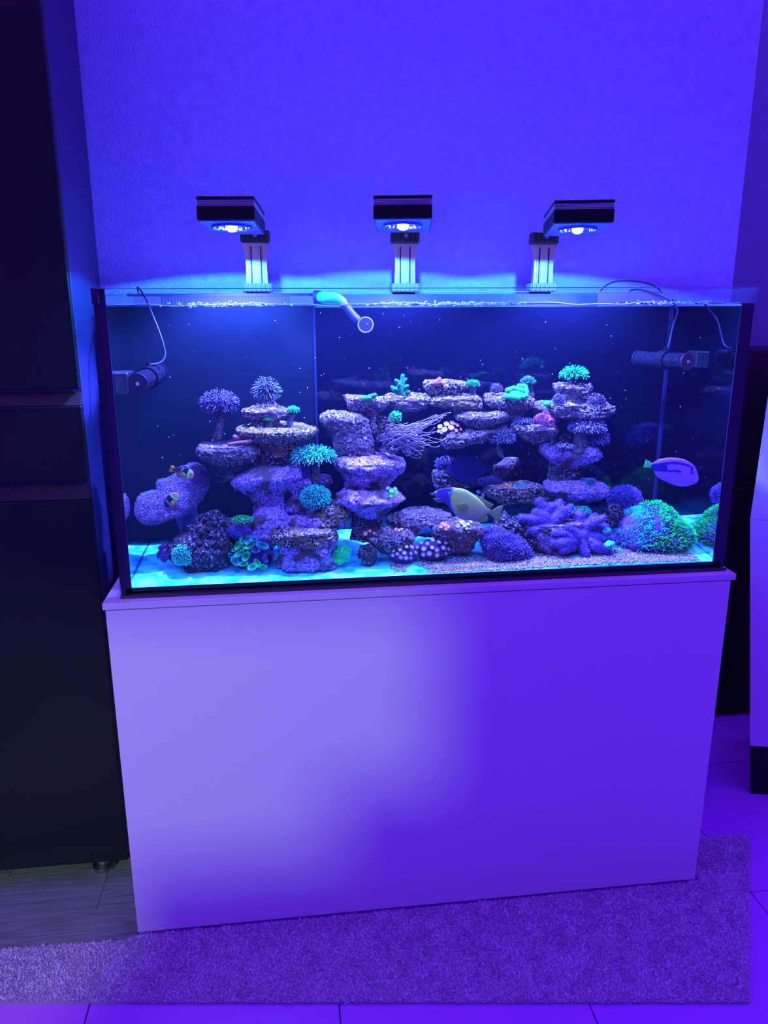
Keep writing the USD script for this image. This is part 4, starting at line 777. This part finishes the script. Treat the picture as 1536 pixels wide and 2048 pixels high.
# brown knobbly coral, far left of the sand
lump_coral('bubble_coral', 'dark purple bubble-like coral at the far left of the sand', [[(322, 1108, 8, 0), (330, 1104, 9, -.01)], [(336, 1112, 8, -.012)], [(322, 1096, 6, .01), (330, 1092, 6, .012)], [(340, 1098, 7, .005)], [(328, 1118, 7, -.01)], [(318, 1112, 5, 0)], [(336, 1088, 4, .012)], [(344, 1116, 6, -.005)]], .155, (52, 28, 125), .003, polyp_m)
for lab, pts_, rgb in (('blue sheet coral on the flat rock left of the stack foot', [(448, 1042), (470, 1040), (500, 1050), (506, 1064), (480, 1070), (452, 1066)], (70, 60, 235)), ('sky-blue leaf coral among the purple leather lobes', [(1203, 1062), (1212, 1052), (1224, 1058), (1222, 1068), (1210, 1072)], (45, 130, 245)), ('cyan sheet coral on the sand left of the star polyps', [(1207, 1088), (1216, 1080), (1230, 1083), (1228, 1094), (1216, 1098)], (45, 190, 225))):
    m, Q, ds, _ = plate(pts_, lambda x, y: (.11 if x < 600 else .10)+.0012*(1075-y), .006, .008, 4, 2, .006)
    single('sheet_coral', m, skin_m, lab, 'coral', smooth=True, col=const(alb(rgb, at(*pts_[0], .1), .7), m))

# ------------------------------------------------------------------ long-tentacled anemone
t = thing('anemone', 'purple anemone with long tentacles streaming to the right under the arch', 'anemone')
P0 = at(790, 880, .13)
m = blob([[(at(762, 888, .17), .012), (at(778, 878, .15), .020), (at(790, 880, .15), .017)]], .004, .002)
part(t, 'body', m, skin_m, smooth=True, col=const(alb((40, 25, 120), P0, .7), m))
rg = np.random.default_rng(31)
ends = Z(620, 720, (1300, 558), (1395, 562), (1450, 540), (1270, 608), (1340, 615), (1285, 655), (1240, 660), (1300, 740), (1350, 815), (1380, 805), (1300, 850), (1330, 880), (1220, 870), (1160, 930), (1140, 975), (1030, 968), (1100, 965), (1165, 910), (1190, 770), (1240, 800), (1280, 690), (1150, 840), (1090, 820), (1020, 900), (1100, 720), (1180, 690), (1000, 640), (1060, 660), (990, 700), (920, 920), (880, 930), (850, 920))
for k in range(104):
    a = rg.uniform(-1.2, 2.4)
    b0 = np.array([770+16*math.cos(a)*rg.uniform(.2, 1), 878+18*math.sin(a)*rg.uniform(.3, 1)])
    e = np.array(ends[k % len(ends)])+rg.normal(0, 5 if k >= len(ends) else 1, 2)
    if k >= len(ends): e = b0+(e-b0)*rg.uniform(.55, .98)
    ctrl = b0+np.array([rg.uniform(4, 22), -rg.uniform(2, 22) if k % 3 else rg.uniform(4, 14)])
    mid = ctrl*.45+e*.55+np.array([0, rg.uniform(-7, 9)])
    ya, yb = .145+rg.uniform(-.015, .02), .13+rg.uniform(-.035, .04)
    P = spline([at(*b0, ya), at(*ctrl, (ya*2+yb)/3-.01), at(*mid, (ya+yb)/2), at(*e, yb)], 15)
    rr_ = np.linspace(.0013, .00065, 15); rr_[-1] = .0014; rr_[-2] = .0009
    m = tube(P, rr_, 6)
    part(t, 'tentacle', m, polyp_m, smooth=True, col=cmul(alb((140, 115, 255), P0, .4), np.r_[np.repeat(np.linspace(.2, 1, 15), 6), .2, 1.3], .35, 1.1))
# ------------------------------------------------------------------ fish
def fish_body(rows, Y, wk=.2, ang=0, o=(0, 0), nr=72, ns=84):
    """rows: (px, top, bottom) along the body; ang turns the outline about o in the picture plane"""
    R_ = np.array(rows, float); s = np.r_[0, np.cumsum(np.abs(np.diff(R_[:, 0])))]; u = np.linspace(0, s[-1], ns)
    from scipy.interpolate import PchipInterpolator as PI
    x, a, b = (PI(s, R_[:, k])(u) for k in range(3))
    hmax = np.max(b-a)/2*pxm(Y)
    th = np.linspace(0, 2*np.pi, nr, endpoint=False); ca_, sa_ = math.cos(ang), math.sin(ang)
    V, Q = [], []
    for X_, A_, B_ in zip(x, a, b):
        c, h = (A_+B_)/2, (B_-A_)/2
        w = hmax*wk*2*min(1, (h*pxm(Y)/hmax))**.75
        for q in th:
            lx, ly = X_-o[0], c+h*math.cos(q)-o[1]
            px_, py_ = o[0]+lx*ca_-ly*sa_, o[1]+lx*sa_+ly*ca_
            V.append(at(px_, py_, Y+w*.5*math.sin(q)*(1 if True else 0))); Q.append((X_, c+h*math.cos(q)))
    V = np.array(V); n = ns
    i, j = np.meshgrid(np.arange(n-1), np.arange(nr), indexing='ij'); i, j = i.ravel(), j.ravel(); k = (j+1) % nr
    F = np.vstack([np.c_[i*nr+j, (i+1)*nr+j, (i+1)*nr+k], np.c_[i*nr+j, (i+1)*nr+k, i*nr+k]])
    c0, c1 = len(V), len(V)+1; V = np.vstack([V, V[:nr].mean(0), V[-nr:].mean(0)]); Q = np.vstack([np.array(Q), Q[0], Q[-1]])
    jj = np.arange(nr); kk = (jj+1) % nr
    F = np.vstack([F, np.c_[np.full(nr, c0), jj, kk], np.c_[np.full(nr, c1), (n-1)*nr+kk, (n-1)*nr+jj]])
    m = trimesh.Trimesh(V, F, process=False)
    if m.volume < 0: m.invert()
    return m, Q
def rotp(pts, ang, o): 
    c, s = math.cos(ang), math.sin(ang); return [(o[0]+(x-o[0])*c-(y-o[1])*s, o[1]+(x-o[0])*s+(y-o[1])*c) for x, y in pts]
def fin(t, name, pts, Y, rgb, k=.75, edge=None, label=None, Yf=None):
    m, Q, ds, _ = plate(pts, Yf or (lambda x, y: Y), .0025, 0, 3.0)
    c = const(alb(rgb, at(*pts[0], Y), k), m)
    st_ = (.85+.15*np.sin(Q[:, 0]*1.3+Q[:, 1]*.9))[:, None]
    if edge is not None:
        w = np.clip(1-ds/1.6, 0, 1)[:, None]; c = c*(1-w)+alb(edge, at(*pts[0], Y), k)*w
    part(t, name, m, smooth_m, label, smooth=True, col=np.clip(c*st_, 0, .97))
def eye(t, x, y, Y, r, iris=(40, 60, 160)):
    c = at(x, y, Y); s = pxm(Y)*r
    e = ell(c, (s, s*.45, s), 2); part(t, 'eye', e, smooth_m, smooth=True, col=const(alb(iris, c, .7), e))
    e = ell(c+np.array([0, -s*.3, 0]), (s*.55, s*.3, s*.55), 2); part(t, 'pupil', e, smooth_m, 'black pupil', smooth=True, col=const((.004, .004, .006), e))
# foxface
YF = .085
t = thing('foxface_fish', 'yellow-bodied fish with a violet pointed face swimming left in front of the cave', 'fish')
rows = [(868, 984, 988), (876, 980, 998), (886, 977, 1004), (896, 975, 1010), (905, 975, 1024), (915, 976, 1034), (930, 979, 1040), (945, 988, 1041), (958, 998, 1038), (968, 1008, 1032), (975, 1016, 1027), (981, 1018, 1025)]
m, Q = fish_body(rows, YF, .2)
P0 = at(930, 1005, YF); cz_, cy_, cf, cb_, ce = alb((120, 112, 175), P0, .45), alb((140, 152, 135), P0, .42), alb((75, 52, 240), P0, .7), alb((35, 20, 150), P0, .6), alb((60, 140, 245), P0, .7)
q = Q[:, 0]; curve = 909-8*np.cos((Q[:, 1]-1000)/16.)
bw_ = np.clip((Q[:, 1]-1005)/28, 0, 1)[:, None]
col = np.where((q < curve)[:, None], cf, cy_*(1-bw_)+cz_*bw_)
col = np.where(((Q[:, 1] < 983+(q-880)*-.25) & (q < 904))[:, None], cb_, col)
col = np.where(((np.abs(q-curve+2) < 2.2) & (Q[:, 1] < 995))[:, None], ce, col)
col = np.where(((q < 874))[:, None], alb((150, 140, 250), P0, .7), col)
part(t, 'body', m, smooth_m, smooth=True, col=col)
fin(t, 'dorsal_fin', Z(820, 920, (440, 288), (520, 285), (580, 310), (700, 370), (790, 420), (858, 455), (840, 485), (800, 505), (740, 480), (600, 400), (480, 330)), YF+.001, (150, 160, 140))
fin(t, 'anal_fin', Z(820, 920, (520, 590), (620, 605), (720, 575), (785, 555), (800, 590), (790, 630), (720, 642), (640, 625)), YF+.001, (140, 145, 150))
fin(t, 'tail_fin', Z(820, 920, (775, 520), (830, 515), (900, 475), (955, 458), (945, 520), (925, 570), (912, 645), (870, 610), (830, 565), (780, 545)), YF, (135, 160, 160))
fin(t, 'snout_fin', Z(820, 920, (205, 338), (290, 330), (380, 292), (442, 285), (420, 330), (350, 350), (260, 362), (215, 358)), YF-.002, (52, 35, 205), edge=(150, 140, 250), label='violet upper snout ridge')
fin(t, 'jaw', Z(820, 920, (232, 394), (330, 380), (420, 365), (440, 390), (400, 420), (330, 430), (285, 437), (262, 412)), YF-.002, (75, 55, 240), edge=(150, 140, 250), label='violet lower jaw')
fin(t, 'pectoral_fin', Z(820, 920, (470, 460), (560, 430), (600, 470), (570, 520), (500, 510)), YF-.012, (150, 155, 140))
eye(t, 899, 987, YF-.0085, 3.0, (90, 150, 250))
# violet tang, right
t = thing('violet_tang', 'violet oval fish with a yellow-green tail swimming right near the right glass', 'fish')
YG = .115
rows = [(1300, 929, 934), (1305, 927, 938), (1312, 922, 950), (1320, 920, 957), (1336, 916, 965), (1352, 916, 971), (1368, 919, 973), (1382, 926, 970), (1392, 938, 966), (1396, 950, 961), (1397, 954, 958)]
m, Q = fish_body(rows, YG, .17)
P0 = at(1345, 945, YG); cv, cd = alb((100, 52, 255), P0, .36), alb((30, 18, 160), P0, .5)
x, y = Q[:, 0], Q[:, 1]
dark = (np.abs(y-(932-((x-1350)/60.)*-2-6*np.exp(-((x-1350)/30)**2)+8*np.clip((x-1370)/20, 0, 1)**2)) < 2.6) & (x > 1318) & (x < 1387)
dark |= (np.abs(y-(941+.06*(x-1320))) < 2.2) & (x > 1308) & (x < 1362)
dark |= (x < 1334) & (y > 927) & (y < 941)
dark |= (np.abs(x-1384) < 2.2) & (y > 934) & (y < 949)
part(t, 'body', m, smooth_m, smooth=True, col=np.where(dark[:, None], cd, cv))
fin(t, 'dorsal_fin', Z(1200, 860, (540, 340), (600, 300), (700, 282), (800, 286), (880, 305), (930, 345), (800, 320), (640, 335)), YG, (85, 60, 250), edge=(190, 180, 255))
fin(t, 'anal_fin', Z(1200, 860, (560, 450), (650, 520), (740, 555), (820, 578), (900, 570), (820, 540), (650, 470)), YG, (80, 58, 245))
fin(t, 'tail_fin', Z(1200, 860, (470, 298), (530, 335), (596, 385), (540, 388), (436, 384), (455, 350)), YG, (90, 205, 190), label='pale yellow-green tail')
eye(t, 1387, 944, YG-.006, 2.2, (60, 40, 200))
# dark tang in the cave
t = thing('dark_tang', 'dim dark blue round fish facing left in the cave behind the foxface', 'fish')
YD = .285
rows = [(893, 938, 944), (898, 930, 948), (905, 920, 954), (915, 914, 960), (928, 912, 964), (942, 914, 964), (956, 920, 959), (966, 928, 950), (974, 934, 943)]
m, Q = fish_body(rows, YD, .17); P0 = at(930, 938, YD)
w = np.clip((905-Q[:, 0])/10+np.clip((Q[:, 1]-945)/20, 0, .6), 0, 1)[:, None]
part(t, 'body', m, smooth_m, smooth=True, col=alb((30, 26, 165), P0, .4)*(1-w)+alb((66, 48, 235), P0, .36)*w)
fin(t, 'dorsal_fin', [(902, 922), (914, 911), (930, 908), (950, 912), (966, 924), (950, 922), (925, 916)], YD, (38, 32, 170))
fin(t, 'tail_fin', [(970, 936), (978, 930), (988, 922), (986, 938), (989, 952), (978, 945)], YD, (36, 30, 160))
eye(t, 905, 936, YD-.008, 2.0, (50, 50, 190))
# clownfish
def clown(label, head, ang, flip=1):
    t = thing('clownfish', label, 'fish'); Yk = .152; o = head
    rows = [(o[0]+8, o[1]-1, o[1]+2), (o[0]+6, o[1]-5, o[1]+6), (o[0], o[1]-8.5, o[1]+8), (o[0]-8, o[1]-10, o[1]+9), (o[0]-16, o[1]-9, o[1]+8), (o[0]-24, o[1]-6, o[1]+5), (o[0]-29, o[1]-3, o[1]+3), (o[0]-32, o[1]-3, o[1]+3)]
    rows = [(o[0]+(a-o[0])*1.12, o[1]+(b-o[1])*1.18, o[1]+(c-o[1])*1.18) for a, b, c in rows]
    m, Q = fish_body(rows, Yk, .24, ang, o)
    P0 = at(*o, Yk); d = o[0]+8-Q[:, 0]
    org_, wh, bk, ye = alb((225, 160, 150), P0, .8), alb((110, 225, 250), P0, .75), alb((38, 22, 85), P0, .7), alb((150, 130, 40), P0, .8)
    low = np.clip((Q[:, 1]-o[1])/5, 0, 1)[:, None]
    body = bk*(1-low)+ye*low
    bend = d+.03*(Q[:, 1]-o[1])**2
    col = np.where((bend < 8.5)[:, None], org_, np.where((bend < 13.5)[:, None], wh, body))
    col = np.where(((bend > 24) & (bend < 27.5))[:, None], alb((120, 120, 235), P0, .75), col)
    part(t, 'body', m, smooth_m, smooth=True, col=col)
    f = lambda pts: rotp([(o[0]+a, o[1]+b) for a, b in pts], ang, o)
    fin(t, 'dorsal_fin', f([(-2, -8), (-8, -14), (-16, -15), (-24, -10), (-24, -6), (-10, -9)]), Yk, (60, 35, 110), edge=(140, 120, 240))
    fin(t, 'tail_fin', f([(-30, -3), (-36, -7), (-42, -6), (-41, 0), (-42, 7), (-36, 7), (-30, 3)]), Yk, (160, 140, 50))
    fin(t, 'anal_fin', f([(-12, 8), (-18, 13), (-25, 10), (-26, 5), (-18, 7)]), Yk, (150, 130, 45))
    fin(t, 'pectoral_fin', f([(-7, 2), (-13, -1), (-17, 4), (-13, 9), (-8, 6)]), Yk-.011, (175, 155, 60))
    e = f([(3.5, -2.5)])[0]; eye(t, e[0], e[1], Yk-.0075, 1.9, (230, 150, 110))
clown('upper clownfish hovering over the leather coral near its top edge', (379, 949), math.radians(18))
clown('lower clownfish in the middle of the leather coral, tail pointing down', (349, 993), math.radians(-56))
# small blue fish near the bottom
t = thing('blue_damsel', 'tiny bright blue fish by the rounded rock behind the lilac zoanthids', 'fish')
rows = [(834, 1068, 1069.5), (840, 1063, 1068), (846, 1058, 1067), (853, 1054, 1066), (858, 1057, 1064), (861, 1059, 1062)]
m, Q = fish_body(rows, .10, .25); part(t, 'body', m, smooth_m, smooth=True, col=const(alb((25, 105, 235), at(848, 1062, .1), .75), m))
fin(t, 'tail_fin', [(858, 1058), (866, 1062), (861, 1066), (856, 1064)], .10, (30, 110, 235)); fin(t, 'dorsal_fin', [(845, 1059), (850, 1053), (855, 1051), (856, 1056)], .10, (40, 130, 240))
eye(t, 841, 1065, .097, 1.0)
# spiny urchins at the left stack
for lab, x, y, Y, n_ in (('black long-spined urchin wedged beside the lower left shelf', 462, 955, .15, 16), ('black urchin spines poking out under the left shelf rock', 468, 928, .17, 12), ('thin-spined urchin under the flat cave rock', 1092, 1000, .22, 12)):
    t = thing('sea_urchin', lab, 'urchin'); c = at(x, y, Y)
    b_ = ell(c, (.009, .009, .008), 2); part(t, 'body', b_, stalk_m, smooth=True)
    U = fib(n_*2); U = U[U[:, 1] < .35][:n_]
    for u in U: part(t, 'spine', tube([c+u*.005, c+u*.03, c+u*.052*(1+.25*math.sin(9*u[0]))], [.0009, .0006, .0003], 5), stalk_m)

# ------------------------------------------------------------------ equipment in the tank
plast_m = mat('dark_plastic', (.008, .008, .014), None, rough=.4, spec=.5)
plast2_m = mat('algae_plastic', (.003, .0025, .006), (.022, .016, .028), 300, .85, .0012, 420, lo=.52, hi=.68, spec=.06)
cable_m = mat('pale_cable', (.025, .02, .06), None, rough=.5)
def gyre(name, label, A, B, r, mag, cable, cuff=.45):
    """wave pump: horizontal cylinder from A (near end) to B, with end cap, cuff, magnet block and cable"""
    t = thing(name, label, 'wave pump'); A, B = np.array(A), np.array(B); d = (B-A)/np.linalg.norm(B-A)
    part(t, 'cage', displace(tube(np.linspace(A, B, 16), r, 28), .0012, 120, 3), plast2_m, smooth=40)
    part(t, 'end_cap', tube([A-d*.004, A-d*.0005], [r*1.12, r*1.12], 28), plast_m, smooth=30)
    part(t, 'end_hub', tube([A-d*.0065, A-d*.004], [r*.16, r*.2], 12), mat('hub_'+name, (.4, .3, .5), None, rough=.4), smooth=30)
    C = A+(B-A)*cuff
    part(t, 'cuff', displace(tube(np.linspace(C-d*.014, C+d*.014, 6), r*1.22, 28), .002, 150, 2), plast2_m, smooth=40)
    part(t, 'end_cap', tube([B+d*.0005, B+d*.004], [r*1.12, r*1.12], 28), plast_m, smooth=30)
    part(t, 'magnet', box(*mag, .002), plast_m)
    top = C+np.array([0, 0, r*1.2])
    part(t, 'cable_boot', tube([top-np.array([0, 0, .004]), top+np.array([0, 0, .010])], [.0055, .004], 14), plast2_m, smooth=40)
    part(t, 'cable', tube(spline([top+np.array([0, 0, .004])]+[np.array(p) for p in cable], 40), .0024, 8), cable_m, smooth=True)
    for k in range(10):
        a = k/10*2*np.pi; u = np.cross(d, [0, 0, 1.]); u /= np.linalg.norm(u); v = np.cross(u, d); o = (u*math.cos(a)+v*math.sin(a))*r*1.0
        part(t, 'cage_bar', tube([A+(B-A)*.03+o, A+(B-A)*(cuff-.12)+o], .0011, 6), plast2_m)
    return t
A = at(1374, 723, .15); B = at(1278, 717, .315)
gyre('wave_pump', 'black horizontal wave pump high up on the right glass', A, B, .0195, (1.470, X1-T-.0005, (A[1]+B[1])/2-.025, (A[1]+B[1])/2+.025, A[2]-.02, A[2]+.02),
     [at(1340, 680, .25), at(1350, 640, .26), at(1347, 608, .30), (1.395, .397, 1.592), (1.395, .425, 1.55)], .45)
A = at(276, 767, .10); B = at(316, 745, .24)
gyre('wave_pump', 'algae-dusted black wave pump on the left glass with its cable rising', A, B, .021, (X0+T+.0005, .075, A[1]-.005, A[1]+.07, A[2]-.022, A[2]+.024),
     [at(329, 716, .2), at(327, 690, .21), at(318, 662, .22), at(302, 622, .24), at(293, 600, .28), at(278, 577, .37), (.058, .41, 1.58)], .55)
# return nozzle
noz_m = mat('cyan_nozzle', (.05, .62, .62), None, rough=.4)
noz2_m = mat('violet_pipe', (.035, .028, .15), None, rough=.4)
t = thing('return_nozzle', 'pale cyan return nozzle at the surface with a ring-ended pipe below', 'nozzle')
Yn = .285
part(t, 'spout', tube(spline([at(640, 594, Yn+.03), at(655, 594, Yn), at(672, 595, Yn-.01), at(683, 600, Yn-.012), at(690, 606, Yn-.012)], 14), np.linspace(.0135, .008, 14), 20), noz_m, smooth=40)
part(t, 'pipe', tube(spline([at(684, 604, Yn), at(693, 614, Yn), at(703, 627, Yn), at(716, 640, Yn)], 12), .0105, 18), noz2_m, smooth=40)
tor = trimesh.creation.torus(.0185, .0022, 40, 12); tor.apply_transform(trimesh.geometry.align_vectors([0, 0, 1], [-.1, -1, .15])); tor.apply_translation(at(731, 650, Yn-.01))
part(t, 'pipe_ring', tor, mat('ring_rim', (.11, .08, .30), None, rough=.35), smooth=True)
dsk = tube([at(731, 650, Yn-.01), at(731, 650, Yn+.012)], [.0175, .0175], 30); part(t, 'pipe_mouth', dsk, plast_m, 'dark mouth of the pipe', smooth=30)
part(t, 'bulkhead', tube([at(628, 594, Yn+.035), at(642, 594, Yn+.03)], [.016, .016], 20), noz2_m, smooth=30)
# loose cable over the rear rim at right
t = single('rim_cable', tube(spline([at(1200, 584, .40), at(1212, 571, .405), at(1232, 563, .41), at(1262, 562, .42), at(1300, 568, .44), at(1325, 590, .46)], 30), .002, 8), cable_m, 'thin cable looping over the rear rim right of the rightmost lamp', 'cable', smooth=True)
# drifting specks
rg = np.random.default_rng(91); sp = []
for k in range(150):
    p = (rg.uniform(.08, 1.44), rg.uniform(.05, .36), rg.uniform(1.05, 1.54)); r_ = rg.uniform(.0005, .0011)
    sp.append(ell(p, (r_, r_, r_), 1))
single('specks', join(sp), mat('white_speck', (.9, .9, .9), None, rough=.5), 'fine white specks drifting in the water', 'specks', kind='stuff')
# white beads for foam and for the bright highlights of the waterline
fo = []
for k in range(520):
    c_ = rg.choice([.27, .33, .68, .82, .86, 1.3]); x = float(np.clip(rg.normal(c_, .045), .06, 1.46)); r_ = rg.uniform(.0008, .0026)
    fo.append(ell((x, Y0+T+.0045+abs(rg.normal(0, .006)), 1.5545+rg.normal(0, .0022)), (r_*1.6, r_, r_*.8), 1))
for k in range(240):
    x = .06+k*.00588
    fo.append(ell((x, Y0+T+.003, 1.5545+.002*math.sin(x*21)+.0012*math.sin(x*57)), (.0036, .0012, .0009), 1))
single('foam_glints', join(fo), mat('foam_glint_white', (.55, .7, .8), None, rough=.3), 'white beads for foam and bright glints along the waterline at the front glass', 'foam', kind='stuff')
